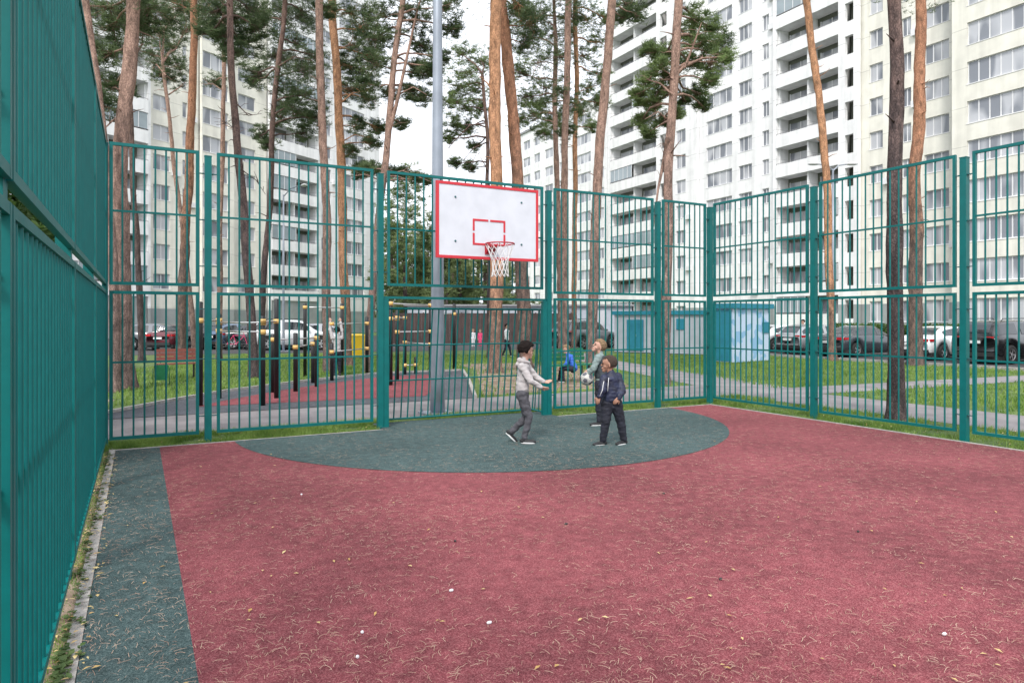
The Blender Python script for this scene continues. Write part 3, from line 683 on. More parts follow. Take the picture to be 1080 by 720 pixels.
def place_all(par, allo):
    flat = [(F, o) for F, os_ in allo for o in os_]
    flat.sort(key=lambda t: F2cam(t[0], t[1])); w_ = [t for t in flat if t[1][0] in 'wg']; keep = set(id(t[1]) for t in w_[:100])
    b_ = [t for t in flat if t[1][0] == 'b']; keepb = set(id(t[1]) for t in b_[:60])
    rf, rb = MB(), MB()
    for F, o in flat:
        kind, a, bb_, n, z0, z1 = o
        if kind in 'wg':
            if id(o) in keep:
                fm, gms = window_meshes(bb_-a, round(z1-z0,2), n)
                w2 = link('window', fm, par); w2.matrix_parent_inverse = par.matrix_world.inverted(); w2.matrix_basis = F.M @ Matrix.Translation((a, .13, z0))
                link('pane', gms, w2)
                if kind == 'w' and random.random() < .13:
                    ac = MB(); ac.box((0,-.32,0),(.75,-.001,.52)); q = ac.build('air_conditioner', M['frame'], par); q.matrix_parent_inverse = par.matrix_world.inverted(); q.matrix_basis = F.M @ Matrix.Translation((bb_+.15, 0, z0-.3))
            else:
                rf.box((a,.15,z0),(bb_,.17,z1),1,F.M)
                for i in range(n+1):
                    xx = a+(bb_-a)*i/n; rf.box((max(a,xx-.05),.13,z0+.081),(min(bb_,xx+.05),.149,z1-.081),0,F.M)
                rf.box((a,.131,z0),(bb_,.148,z0+.08),0,F.M); rf.box((a,.131,z1-.08),(bb_,.148,z1),0,F.M)
        else:
            if id(o) in keepb:
                q = balcony(par, F, a, bb_, z0, 1.5, M['white']); q.matrix_parent_inverse = par.matrix_world.inverted()
            else: rb.box((a,-.10,z0-.17),(bb_,1.49,z0-.001),3,F.M); rb.box((a,-.10,z0),(bb_,0,z0+1.02),3,F.M)
            m = (a+bb_)/2
            for (p, q_) in ((a+.4, m-.5), (m+.5, bb_-.5)):
                rb.box((p,1.44,z0+.05),(q_,1.495,z0+2.2),1,F.M)
                rb.box((p-.06,1.40,z0+.05),(p,1.5,z0+2.26),0,F.M); rb.box((q_,1.40,z0+.05),(q_+.06,1.5,z0+2.26),0,F.M); rb.box(((p+q_)/2-.04,1.40,z0+.05),((p+q_)/2+.04,1.439,z0+2.2),0,F.M)
            if random.random() < .38:
                h0, h1 = (a, m) if random.random() < .5 else (m, bb_)
                if random.random() < .3: h0, h1 = a, bb_
                rb.box((h0+.05,-.05,z0+1.17),(h1-.05,-.02,z0+2.6),2,F.M)
                nn = max(3, round((h1-h0)/.9))
                for i in range(nn+1): xx = h0+.05+(h1-h0-.1)*i/nn; rb.box((xx-.03,-.07,z0+1.17),(xx+.03,-.051,z0+2.6),0,F.M)
    for mb, nm in ((rf, 'upper_windows'), (rb, 'balcony_fittings')):
        if mb.f:
            q = mb.build(nm, [M['frame'], M['glass'], M['balglass'], M['white']], par); q.matrix_parent_inverse = par.matrix_world.inverted(); tag(q, kind='stuff')
def fix_parent(root):
    bpy.context.view_layer.update()
    inv = root.matrix_world.inverted()
    for ch in root.children:
        if ch.matrix_parent_inverse == Matrix.Identity(4): ch.matrix_parent_inverse = inv
fix_parent(bb); place_all(bb, allo)
# --- left building: facade receding to the right, 1/Y falls linearly towards VP
VPA = 950.0; KA = 51200.0
def PA(u): Y = KA/(VPA-u); return Vector(((u-540)/FPX*Y*CS + Y*SN, -(u-540)/FPX*Y*SN + Y*CS, 0))
A0 = PA(60); eA = (PA(400) - A0).normalized(); nA = Vector((-eA.y, eA.x, 0))
def sA(u): return (PA(u) - A0).length * (1 if u > 60 else -1)
ba = empty('apartment_building', tuple(A0), 'cream tower block with white balconies behind the pines on the left', 'building')
bpy.context.view_layer.update()
alloA = []
for off, ua, ub, spec, wm in [
   (0, -60, 159, [('w',-40,-20,3),('b',70,156,2)], 'white'), (.5, 159, 213, [('w',165,183,2),('w',196,201,1)], 'cream'), (0, 213, 247, [('g',206+8,241,3)], 'cream'),
   (.7, 247, 286, [('w',256,274,2)], 'cream'), (.2, 286, 340, [('b',288,337,2)], 'white'), (.6, 340, 404, [('w',343,353,2),('g',362,388,4),('w',394,400,1)], 'white')]:
    O = A0 + nA*off; F = Facade((O.x, O.y), (eA.x, eA.y), (nA.x, nA.y))
    wb, o_ = section(ba, F, sA(ua), sA(ub), 0, [(k, sA(a), sA(b_), n) for k, a, b_, n in spec], 18, None, kmin=1, zs=2.75)
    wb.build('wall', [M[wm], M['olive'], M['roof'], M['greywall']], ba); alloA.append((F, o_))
fix_parent(ba); place_all(ba, alloA)

# ---------------------------------------------------------------- brown site fence, kiosks
def seg_fence(name, label, a, b_, z1, m, post_m, cat='fence', step=2.5):
    o = empty(name, ((a[0]+b_[0])/2, (a[1]+b_[1])/2, 0), label, cat); bpy.context.view_layer.update()
    a, b_ = Vector((*a, 0)), Vector((*b_, 0)); L = (b_-a).length; e = (b_-a)/L; nr = Vector((-e.y, e.x, 0)); MM = Matrix(((e.x,nr.x,0,a.x),(e.y,nr.y,0,a.y),(0,0,1,0),(0,0,0,1)))
    k = int(L/step)
    w_ = MB(); x = 0
    while x < L-.05:      # ribbed profile sheets
        x2 = min(L, x+.12); w_.box((x, 0 if int(x/.12) % 2 else .02, .08), (x2-.004, .03 if int(x/.12) % 2 else .05, z1), 0, MM); x = x2
    w_.build('sheet_panel', m, o); 
    for i in range(k+1):
        x = L*i/k; p = MB(); p.box((x-.04,.051,0),(x+.04,.13,z1+.05),0,MM); p.build('post', post_m, o)
    fix_parent(o); return o
p0, p1 = W((405-540)/FPX*47, 47), W((603-540)/FPX*50, 50)
seg_fence('site_fence', 'dark brown ribbed metal fence beyond the workout area', (p0.x,p0.y), (p1.x,p1.y), 2.15, M['brown'], M['black'])
low = empty('service_building', tuple(W((560-540)/FPX*62, 62)), 'low pale building seen above the brown fence', 'building', rz=-TH)
b = MB(); b.box((-11,0,0),(9,9,2.9)); b.build('wall', M['kgrey'], low); b = MB(); b.box((-11.3,-.3,2.901),(9.3,9.3,3.05)); b.build('roof', M['roof'], low)
for x in (-9,-6,-3,0,3,6):
    b = MB(); b.box((x-.7,-.04,1.2),(x+.7,-.003,2.5)); b.build('window', M['glass'], low)
def kiosk_door(par, MM, x0, x1, z1):
    b = MB(); b.box((x0,-.05,.1),(x1,-.003,z1),0,MM); m = (x0+x1)/2
    o = b.build('door', M['kteal'], par); q = MB(); q.box((m-.008,-.056,.12),(m+.008,-.051,z1-.02),0,MM)
    for i in range(5): q.box((x0+.1,-.062,z1-.5+i*.07),(m-.08,-.051,z1-.47+i*.07),0,MM); q.box((m+.08,-.062,z1-.5+i*.07),(x1-.1,-.051,z1-.47+i*.07),0,MM)
    q.build('louvre', M['kteal'], o)
    h = MB(); h.box((m+.05,-.09,z1*.48),(m+.08,-.051,z1*.56),0,MM); h.build('handle', M['steel'], o)
def kiosk(name, label, uL, YL, uR, YR, dpt, H, face, doors, signs, trim=True):
    a, b_ = W((uL-540)/FPX*YL, YL), W((uR-540)/FPX*YR, YR); L = (b_-a).length; e = (b_-a)/L; nr = Vector((-e.y, e.x, 0))
    o = empty(name, tuple((a+b_)/2), label, 'kiosk'); MM = Matrix(((e.x,nr.x,0,a.x),(e.y,nr.y,0,a.y),(0,0,1,0),(0,0,0,1)))
    b = MB(); b.box((0,0,0),(L,dpt,H),0,MM); n = int(L/.55)
    for i in range(1, n): x = L*i/n; b.box((x-.012,-.012,.05),(x+.012,-.001,H-.02),0,MM)
    b.build('wall', face, o)
    r = MB(); r.box((-.12,-.12,H+.001),(L+.12,dpt+.12,H+.2),0,MM); r.build('roof', M['kteal'], o)
    for d in doors: kiosk_door(o, MM, d[0]*L, d[1]*L, H-.25)
    for s_ in signs:
        q = MB(); q.box((s_[0]*L,-.04,s_[2]),(s_[1]*L,-.014,s_[3]),0,MM); q.build('sign_plate', M['kteal'], o)
    fix_parent(o); return o, MM, L
kiosk('substation_kiosk', 'long grey panelled utility kiosk with teal doors and roof beside the lawn', 648, 37, 744, 34, 3, 1.95, M['kgrey'], [(.15,.34)], [(.70,.78,1.2,1.75)])
o, MM, L = kiosk('substation_kiosk', 'small utility kiosk with a pale blue mural on its front and a teal side', 773, 27.6, 812, 29.2, .9, 2.15, M['mural'], [], [(.78,.95,1.15,1.6)])
b = MB(); b.box((-.03,.06,.05),(-.003,.85,2.1),0,MM); q = b.build('door', M['kteal'], o); 
bpy.context.view_layer.update(); q.matrix_parent_inverse = o.matrix_world.inverted()
kiosk('substation_kiosk', 'square teal metal utility box between the grey kiosk and the mural', 752, 32, 771, 31.2, 2, 2.0, M['kteal'], [(.1,.9)], [])

# ---------------------------------------------------------------- pines
def trunk_mesh(pts, rs, mt, seed, knots=10):
    b = MB(); n = 14
    P = [Vector(p) for p in pts]; # resample
    Q, RR = [], []
    for i in range(len(P)-1):
        L = (P[i+1]-P[i]).length; k = max(2, int(L/.22))
        for j in range(k): t = j/k; Q.append(P[i].lerp(P[i+1], t)); RR.append(rs[i]*(1-t)+rs[i+1]*t)
    Q.append(P[-1]); RR.append(rs[-1])
    for _ in range(3):   # soften the kinks
        Q = [Q[0]] + [(Q[i-1]+Q[i]*2+Q[i+1])/4 for i in range(1, len(Q)-1)] + [Q[-1]]
    Q = [q + Vector((noise.noise(Vector((q.z*.35, seed, 0)))*.10, noise.noise(Vector((q.z*.35, seed, 9)))*.10, 0)) * min(1, q.z/4) for q in Q]
    vs = []
    for i, (q, r) in enumerate(zip(Q, RR)):
        for k in range(n):
            an = 2*PI*k/n; d = Vector((math.cos(an), math.sin(an), 0))
            nn = noise.noise(Vector((d.x*1.6+seed, d.y*1.6, q.z*1.5)))*.16 + noise.noise(Vector((d.x*4+seed, d.y*4, q.z*5)))*.12
            fl = 1 + .35*math.exp(-max(q.z, 0)/.18)*(1+.4*math.sin(an*5+seed))
            vs.append(q + d*r*(1+nn)*fl)
    fs = [(i*n+k, i*n+(k+1)%n, (i+1)*n+(k+1)%n, (i+1)*n+k) for i in range(len(Q)-1) for k in range(n)]
    b.add(vs, fs)
    for _ in range(knots):   # dead stubs
        i = random.randint(len(Q)//4, len(Q)-2); q = Q[i]; an = random.uniform(0, 2*PI); L = random.uniform(.08,.5)
        d = Vector((math.cos(an), math.sin(an), random.uniform(-.1,.5)))
        b.tube([q + d*RR[i]*.6, q+d*(RR[i]+L*.5), q+d*(RR[i]+L)+Vector((0,0,random.uniform(-.1,.1)))], [.022,.014,.005], 5)
    return b, Q, RR
def blob_tufts(c, r, n_cl=9, per=26, nl=8, L=.15, wdt=.016, flat=.62):
    c = np.array(c); out = []
    cc = rng.normal(size=(n_cl,3)); cc /= np.linalg.norm(cc,axis=1)[:,None]; cc *= (rng.random((n_cl,1))**.5)*r*1.3; cc[:,2] *= flat
    for q in cc:
        rr = r*rng.uniform(.18,.5); k = int(per*rng.uniform(.3,1.4))
        t = rng.normal(size=(k,3)); t /= np.linalg.norm(t,axis=1)[:,None]; t *= (rng.random((k,1))**.5)*rr; t[:,2] *= .55
        out.append(c+q+t)
    t = rng.normal(size=(int(n_cl*per*.35),3)); t /= np.linalg.norm(t,axis=1)[:,None]; t *= (rng.random((len(t),1))**.6)*r*1.45; t[:,2] *= flat; out.append(c+t)
    return np.concatenate(out), c+cc
def tuft_mesh(centers, nl=9, L=.15, wdt=.016):
    n = len(centers); C = np.repeat(centers, nl, 0); m = len(C)
    d = rng.normal(size=(m,3)); d[:,2] = np.abs(d[:,2])*.9 - .15; d /= np.linalg.norm(d,axis=1)[:,None]
    s_ = np.cross(d, rng.normal(size=(m,3))); s_ /= np.linalg.norm(s_,axis=1)[:,None]
    Lr = L*rng.uniform(.7,1.3,(m,1)); ww = wdt*rng.uniform(.7,1.3,(m,1))
    V = np.stack([C - s_*ww*.5 , C + s_*ww*.5, C + d*Lr + s_*ww*.35, C + d*Lr - s_*ww*.35], 1).reshape(-1,3)
    i = np.arange(m)*4; F = np.stack([i,i+1,i+2,i+3],1); return V, F
NPINE = [0]
def pine(img, px, mt, label, blobs=(), Ybase=None, top=19, crown=True, cm='needles', seed=None, upper=7, limbs=None, density=1.0, ztopr=.55, rr=1.5, sparse=False):
    """img: [(u,v)...] from the base up, px: trunk width in photo pixels at base and top of the frame"""
    NPINE[0] += 1; seed = NPINE[0]*3.7
    v0 = img[0][1]; Y = Ybase or depth(v0)
    pts = [PD(u, v, Y) for u, v in img]; pts[0].z = -.04
    lp, lq = pts[-2], pts[-1]; d = (lq-lp)/max(.1, (lq.z-lp.z))
    ex = lq.copy(); rs = list(np.interp([q.z for q in pts], [0, pts[-1].z], [px[0]*.42*Y/FPX, px[1]*.41*Y/FPX]))
    while ex.z < top - 2: ex = ex + Vector((d.x*.5, d.y*.5, 1))*2; pts.append(ex.copy()); rs.append(max(.04, rs[-1]*(.92 if ex.z < top-6 else .72)))
    base = pts[0].copy(); o = empty('pine_tree', (base.x, base.y, 0), label, 'tree', 'tall pines around the court'); bpy.context.view_layer.update()
    b, Q, RR = trunk_mesh(pts, rs, mt, seed)
    tr = b.build('trunk', mt, o, True)
    br = MB(); cent = []
    allb = []
    for bl in blobs:
        u, v, r = bl[:3]; dY = bl[3] if len(bl) > 3 else random.uniform(.1, 1.8); allb.append((PD(u, v, Y+dY), r*Y/FPX, 1))
    if crown:
        zt = pts[-1].z
        z_lo = max(CAMZ+(HOR+12)*Y/FPX + .6, zt*.55)
        for i in range(upper):
            z = z_lo + (zt+.6-z_lo)*(i+.5)/upper; an = random.uniform(0, 2*PI); rad = (.6+1.6*(1-(z-z_lo)/(zt-z_lo+1)))*random.uniform(.5,1.1)
            q = min(Q, key=lambda p: abs(p.z-z)); allb.append((Vector((q.x+math.cos(an)*rad, q.y+math.sin(an)*rad, z)), rr*random.uniform(.6,.9), .6))
    for c, r, dn in allb:
        t, cc = blob_tufts(c, r*1.12, int((17+r*16)*density), int(7.5*dn*density)+2, flat=.8); cent.append(t)
        # limb from the trunk then twigs to each cluster
        z_at = max(min(c.z - abs(random.uniform(.2,.9))*r, Q[-1].z), 1.5); q = min(Q, key=lambda p: abs(p.z - z_at)); L = (c-q).length
        mid = q.lerp(c, .5) + Vector((random.uniform(-.15,.15), random.uniform(-.15,.15), random.uniform(-.12,.22)))*L*.5
        r0 = min(.018+.014*L, .06)
        br.tube([q, q.lerp(mid,.5)+Vector((0,0,.04*L)), mid, mid.lerp(c,.6), c], [r0, r0*.85, r0*.65, r0*.45, r0*.25], 6, 0, False)
        for k in cc: 
            k = Vector(k); m2 = c.lerp(k,.5)+Vector((random.uniform(-.1,.1),random.uniform(-.1,.1),-.06)); br.tube([mid.lerp(c,random.uniform(.4,1)), m2, k], [r0*.3, r0*.2, .004], 4, 0, False)
    if limbs:
        for L_ in limbs:
            pp = [PD(u, v, Y + random.uniform(-.2,.2)) for u, v in L_[1]]; n = len(pp); br.tube(pp, [max(.006, L_[0]/2*Y/FPX*(1-.75*i/(n-1))) for i in range(n)], 7, 0, False)
            for i in range(1, n):
                for _ in range(3):
                    q = pp[i-1].lerp(pp[i], random.random()); dd = Vector((random.uniform(-1,1), random.uniform(-1,1), random.uniform(-.3,.6)))*.5; br.tube([q, q+dd*.5+Vector((0,0,.05)), q+dd], [.01,.007,.003], 4, 0, False)
    if br.f: br.build('branches', mt, o, True)
    if cent:
        V, F = tuft_mesh(np.concatenate(cent), 8, .125, .014); npmesh('crown', V, F, M[cm], o)
    fix_parent(o); return o
A_, B_, C_, O_ = M['bark_a'], M['bark_b'], M['bark_c'], M['bark_o']
pine([(122,412),(118,240),(110,150),(98,70),(88,0)], (13,10), B_, 'pine trunk just past the end of the left fence, partly hidden by it')
pine([(133,409),(127,300),(126,170),(133,90),(141,0)], (21,16), B_, 'thick pale brown pine curving upward at the far left, behind the first fence bay',
     [(118,30,18),(112,58,16),(122,88,17),(108,112,14),(150,22,20),(160,8,22),(112,8,22)], limbs=[(3,[(130,120),(118,128),(106,140)])])
pine([(150,381),(146,280),(141,190),(137,130)], (8,6), C_, 'thin dark pine right behind the thick curving one', top=13, upper=4)
pine([(190,376),(195,250),(201,150),(205,0)], (12,8.5), A_, 'straight orange barked pine behind the first fence post on the left', [(186,2,14),(196,12,12),(215,8,14)], limbs=[(2,[(204,14),(192,6),(182,3)])])
pine([(206,374),(196,260),(184,170),(177,110),(172,66)], (7,4), B_, 'slender leaning pine with a small tufted crown beside the orange one', [(168,30,20),(184,48,15),(176,62,14),(182,84,12),(170,80,10),(190,70,10),(162,58,12),(180,20,20),(196,30,12)], top=15.6, crown=False, limbs=[(2,[(175,80),(165,68),(160,74)]),(1.6,[(178,100),(190,92),(196,86)])])
pine([(231,378),(232,250),(234,160),(236,50)], (7,5), B_, 'thin pinkish pine left of the dark leaning one', [(226,86,9),(232,24,14)], upper=5, limbs=[(1.2,[(234,95),(224,88),(215,90)]),(1,[(234,130),(246,136),(252,146)])])
pine([(268,397),(262,300),(254,190),(246,100),(243,40)], (12,8), C_, 'dark pine with grey bark rising behind the black workout posts', [(228,14,20),(250,20,24),(262,8,20),(238,40,16),(256,46,15),(246,56,12),(222,34,12),(272,30,12)], limbs=[(1.5,[(250,110),(262,122),(276,120)]),(1.2,[(252,140),(240,130),(228,132)]),(1.2,[(256,180),(270,190),(280,205)])])
pine([(275,385),(279,290),(287,150),(294,60),(300,5)], (8,6), C_, 'slim dark pine leaning right with a broad drooping crown',
     [(298,22,24),(275,20,18),(320,14,18),(315,46,22),(292,58,16),(272,78,14),(320,74,20),(300,88,15),(328,100,16),(316,118,18),(298,122,12),(266,84,10),(322,140,12),(276,142,9),(284,152,8),(333,60,14),(334,124,12),(306,104,12)], Ybase=27, limbs=[(2,[(290,120),(304,112),(322,118)]),(2,[(294,70),(310,60),(330,64)])])
pine([(346,392),(344,300),(342,180),(338,80),(337,0)], (11,9.5), B_, 'straight pinkish pine left of its orange twin near the middle of the back fence', [(344,10,10)])
pine([(367,385),(363,290),(360,180),(356,90),(351,0)], (12,9.5), O_, 'orange barked pine right of its pinkish twin near the middle of the back fence',
     [(372,14,20),(386,30,16),(374,46,16),(364,68,14),(382,74,15),(392,60,12),(372,96,13),(388,104,12),(376,134,9),(392,150,8),(370,160,7),(398,134,8),(380,178,7)], limbs=[(2,[(358,110),(372,98),(390,96)]),(1.5,[(360,150),(374,142),(392,146)])])
pine([(387,392),(393,307),(400,215),(407,150),(413,90),(424,0)], (10,7), B_, 'curved slender pine by the centre left fence post with a forked stem',
     [(402,16,16),(394,42,16),(396,68,13),(386,88,11),(410,40,12),(438,24,14),(446,50,12),(440,72,11),(452,76,11),(434,96,10),(446,104,9),(410,100,8),(424,130,7),(470,8,14),(478,30,10),(464,60,8),(430,4,16),(380,184,6),(392,178,7),(408,180,7),(424,184,7),(438,188,6),(450,190,5),(458,70,9)], limbs=[(5,[(407,152),(418,110),(428,66),(438,20),(446,-10)]),(2,[(420,100),(436,92),(450,100)]),(2,[(400,190),(385,184),(372,186)]),(2,[(402,186),(425,180),(455,192)])], upper=5)
pine([(522,392),(523,300),(523,160),(522,60),(524,0)], (17,14), O_, 'thick orange pine standing just right of the hoop', [(548,6,14)], limbs=[(2.5,[(522,100),(514,88),(505,80)])])
pine([(553,386),(551,290),(547,200),(541,120),(534,50),(528,0)], (18,13), A_, 'stout dark pine leaning left behind the orange one near the hoop', [(548,14,16),(560,26,16),(552,46,14)], Ybase=24.5)
pine([(516,380),(516,250),(513,140),(509,78)], (6,4), C_, 'pine with a rounded crown seen between the mast and the orange trunk',
     [(494,76,20),(508,64,14),(482,92,15),(500,96,17),(488,112,14),(474,108,10),(506,116,10),(480,132,9),(472,146,7),(492,136,9),(486,56,13),(500,154,7),(480,172,6),(496,176,6)], Ybase=31, top=13.2, crown=False, cm='needles_l', limbs=[(1.8,[(512,130),(496,132),(478,150),(470,160)]),(1.6,[(514,150),(500,156),(486,172)]),(1.5,[(515,180),(503,160),(492,190)])])
pine([(592,376),(590,250),(587,150),(585,64)], (8,6), B_, 'thin pine at the left of three close trunks right of the hoop',
     [(570,16,22),(556,40,20),(582,38,18),(566,66,20),(548,76,15),(552,102,15),(574,92,18),(562,122,13),(580,118,14),(546,128,9),(572,140,9)], cm='needles_l')
pine([(596,372),(595,250),(596,150),(598,60),(599,0)], (9.5,8), B_, 'middle one of three close trunks right of the hoop', [(602,18,14),(590,60,16),(602,112,12),(598,138,9),(590,96,12)], Ybase=30)
pine([(605,376),(606,250),(607,150),(608,60),(607,0)], (6.5,5.5), O_, 'pinkish trunk at the right of three close pines right of the hoop', [(618,22,17),(552,20,16),(566,110,13),(588,132,10),(606,34,14),(640,20,10),(630,44,12),(616,60,15),(622,92,13),(634,78,9),(614,118,11),(632,108,9),(624,134,6)], Ybase=33, cm='needles_l')
pine([(623,385),(626,270),(631,180),(638,80),(645,0)], (13,10.5), B_, 'pinkish pine leaning right between the hoop and the white balconies', [(664,6,14),(658,18,9),(672,14,10)])
pine([(701,404),(703,300),(706,200),(710,110),(717,0)], (13,10.5), B_, 'pine with flat green boughs before the white tower, a broken limb at its side',
     [(734,20,13),(748,30,13),(758,46,12),(740,46,14),(728,66,12),(752,66,13),(766,60,8),(748,86,9),(738,98,8),(724,40,10),(704,56,10),(696,72,10),(688,54,9),(682,86,9),(694,96,9),(680,108,8),(676,128,8),(684,140,7),(706,84,7),(722,104,7),(742,112,7),(690,112,7),(672,100,6),(700,128,6),(714,122,6)], crown=True, cm='needles_l', upper=5,
     limbs=[(5,[(708,84),(722,70),(740,62),(760,60)]),(5,[(704,146),(700,170),(694,200),(689,240)]),(3,[(709,100),(696,88),(682,84)]),(3,[(722,72),(732,46),(740,24)]),(2.5,[(706,128),(694,118),(680,126)])], density=.9)
pine([(878,380),(874,250),(869,150),(859,60),(850,0)], (10,8.5), O_, 'slim yellow orange pine leaning left before the right tower', [])
pine([(945,443),(946,330),(943,200),(945,90),(942,0)], (20,16), C_, 'thick rough dark pine close behind the right fence', [])
pine([(965,385),(967,290),(966,180),(970,90),(971,0)], (17,12), A_, 'orange pine just right of the rough dark trunk', [])
def shrub(u, Y, r, h, label):
    p = W((u-540)/FPX*Y, Y); o = empty('shrub', p, label, 'shrub', 'shrubs beyond the left fence'); n = int(1500*r*h)
    C = rng.normal(size=(n,3)); C /= np.linalg.norm(C,axis=1)[:,None]; C *= (rng.random((n,1))**.4); C = C*np.array([r,r,h*.5])*(1+.2*np.sin(C[:,:1]*9)) + np.array([0,0,h*.52]); C = C[C[:,2] > .02]
    V, F = tuft_mesh(C, 6, .13, .05); npmesh('crown', V, F, M['hedge'], o)
    b = MB()
    for i in range(5): an = i*1.3; b.tube([(.05*math.cos(an),.05*math.sin(an),-.05),(r*.3*math.cos(an),r*.3*math.sin(an),h*.5),(r*.6*math.cos(an),r*.6*math.sin(an),h*.85)], [.03,.02,.008], 6)
    b.build('stems', C_, o, True)
shrub(-50, 10, 1.2, 4.2, 'tall leafy shrub just beyond the near part of the left fence'); shrub(12, 21, 1.3, 4.4, 'leafy shrub beyond the middle of the left fence')
shrub(-130, 7, 1.3, 4.0, 'leafy shrub beyond the left fence, nearest the camera')
# far pines between the two blocks
def far_proto(h, r, seed):
    o = empty('pine_tree', (0,0,0), 'distant pine in the gap between the two tower blocks', 'tree', 'distant pines between the tower blocks')
    b, Q, RR = trunk_mesh([(0,0,-.05),(.1,0,h*.5),(0,.1,h)], [.2,.16,.04], C_, seed, 6); b.build('trunk', C_, o, True)
    cs = []
    br = MB()
    for i in range(13):
        z = h*(.22+.78*i/12); an = random.uniform(0,6.28); rad = r*(1.1-.75*i/12)*random.uniform(.3,1); c = (math.cos(an)*rad, math.sin(an)*rad, z)
        t, cc = blob_tufts(c, r*.55, 14, 9, flat=.8); cs.append(t); br.tube([(0,0,z-.4),(c[0]*.6,c[1]*.6,z-.1),c],[.05,.03,.01],5,0,False)
    br.build('branches', C_, o, True)
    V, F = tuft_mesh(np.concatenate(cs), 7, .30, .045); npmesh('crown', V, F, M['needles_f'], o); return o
protos = [far_proto(11, 1.9, 1.1), far_proto(9, 1.6, 5.2), far_proto(14, 2.2, 8.8)]
spots = [(412,62),(420,75),(428,66),(437,80),(444,70),(452,84),(462,72),(470,66),(478,82),(486,70),(494,88),(503,76),(512,68),(424,92),(440,95),(474,96),(531,84),(545,90)]
ords = ['first','second','third','fourth','fifth','sixth','seventh','eighth','ninth','tenth','eleventh','twelfth','thirteenth','fourteenth','fifteenth','sixteenth']
order = sorted(range(len(spots)-2), key=lambda i: spots[i][0]); far_lab = [''] * len(spots)
for r_, i in enumerate(order): far_lab[i] = 'distant pine in the gap between the towers, %s from the left' % ords[r_]
far_lab[-2] = 'distant pine glimpsed just right of the thick orange trunk'; far_lab[-1] = 'distant pine beside the lower edge of the backboard, far right of its row'
for i, (u, Y) in enumerate(spots):
    o = protos[i] if i < 3 else copy_tree(protos[i % 3]); o.location = W((u-540)/FPX*Y, Y); o.rotation_euler.z = i*1.7; o['label'] = far_lab[i]; s_ = random.uniform(.8, 1.15); o.scale = (s_, s_, s_)
# hedge along the right block
hb = empty('hedge', (47.5, 24, 0), 'clipped green hedge along the foot of the right tower', 'hedge'); bpy.context.view_layer.update()
C = np.stack([rng.uniform(46.8, 48.4, 5200), rng.uniform(12, 36, 5200), rng.uniform(.05, 1.35, 5200)], 1); V, F = tuft_mesh(C, 6, .16, .06); q = npmesh('leaves_mass', V, F, M['hedge'], hb); tag(q, kind='stuff')
b = MB(); 
for i in range(40): y = 12.3+i*.6; b.tube([(47.6,y,0),(47.6+random.uniform(-.3,.3),y,.9)], [.02,.01], 5)
tag(b.build('stems', C_, hb), kind='stuff'); fix_parent(hb)
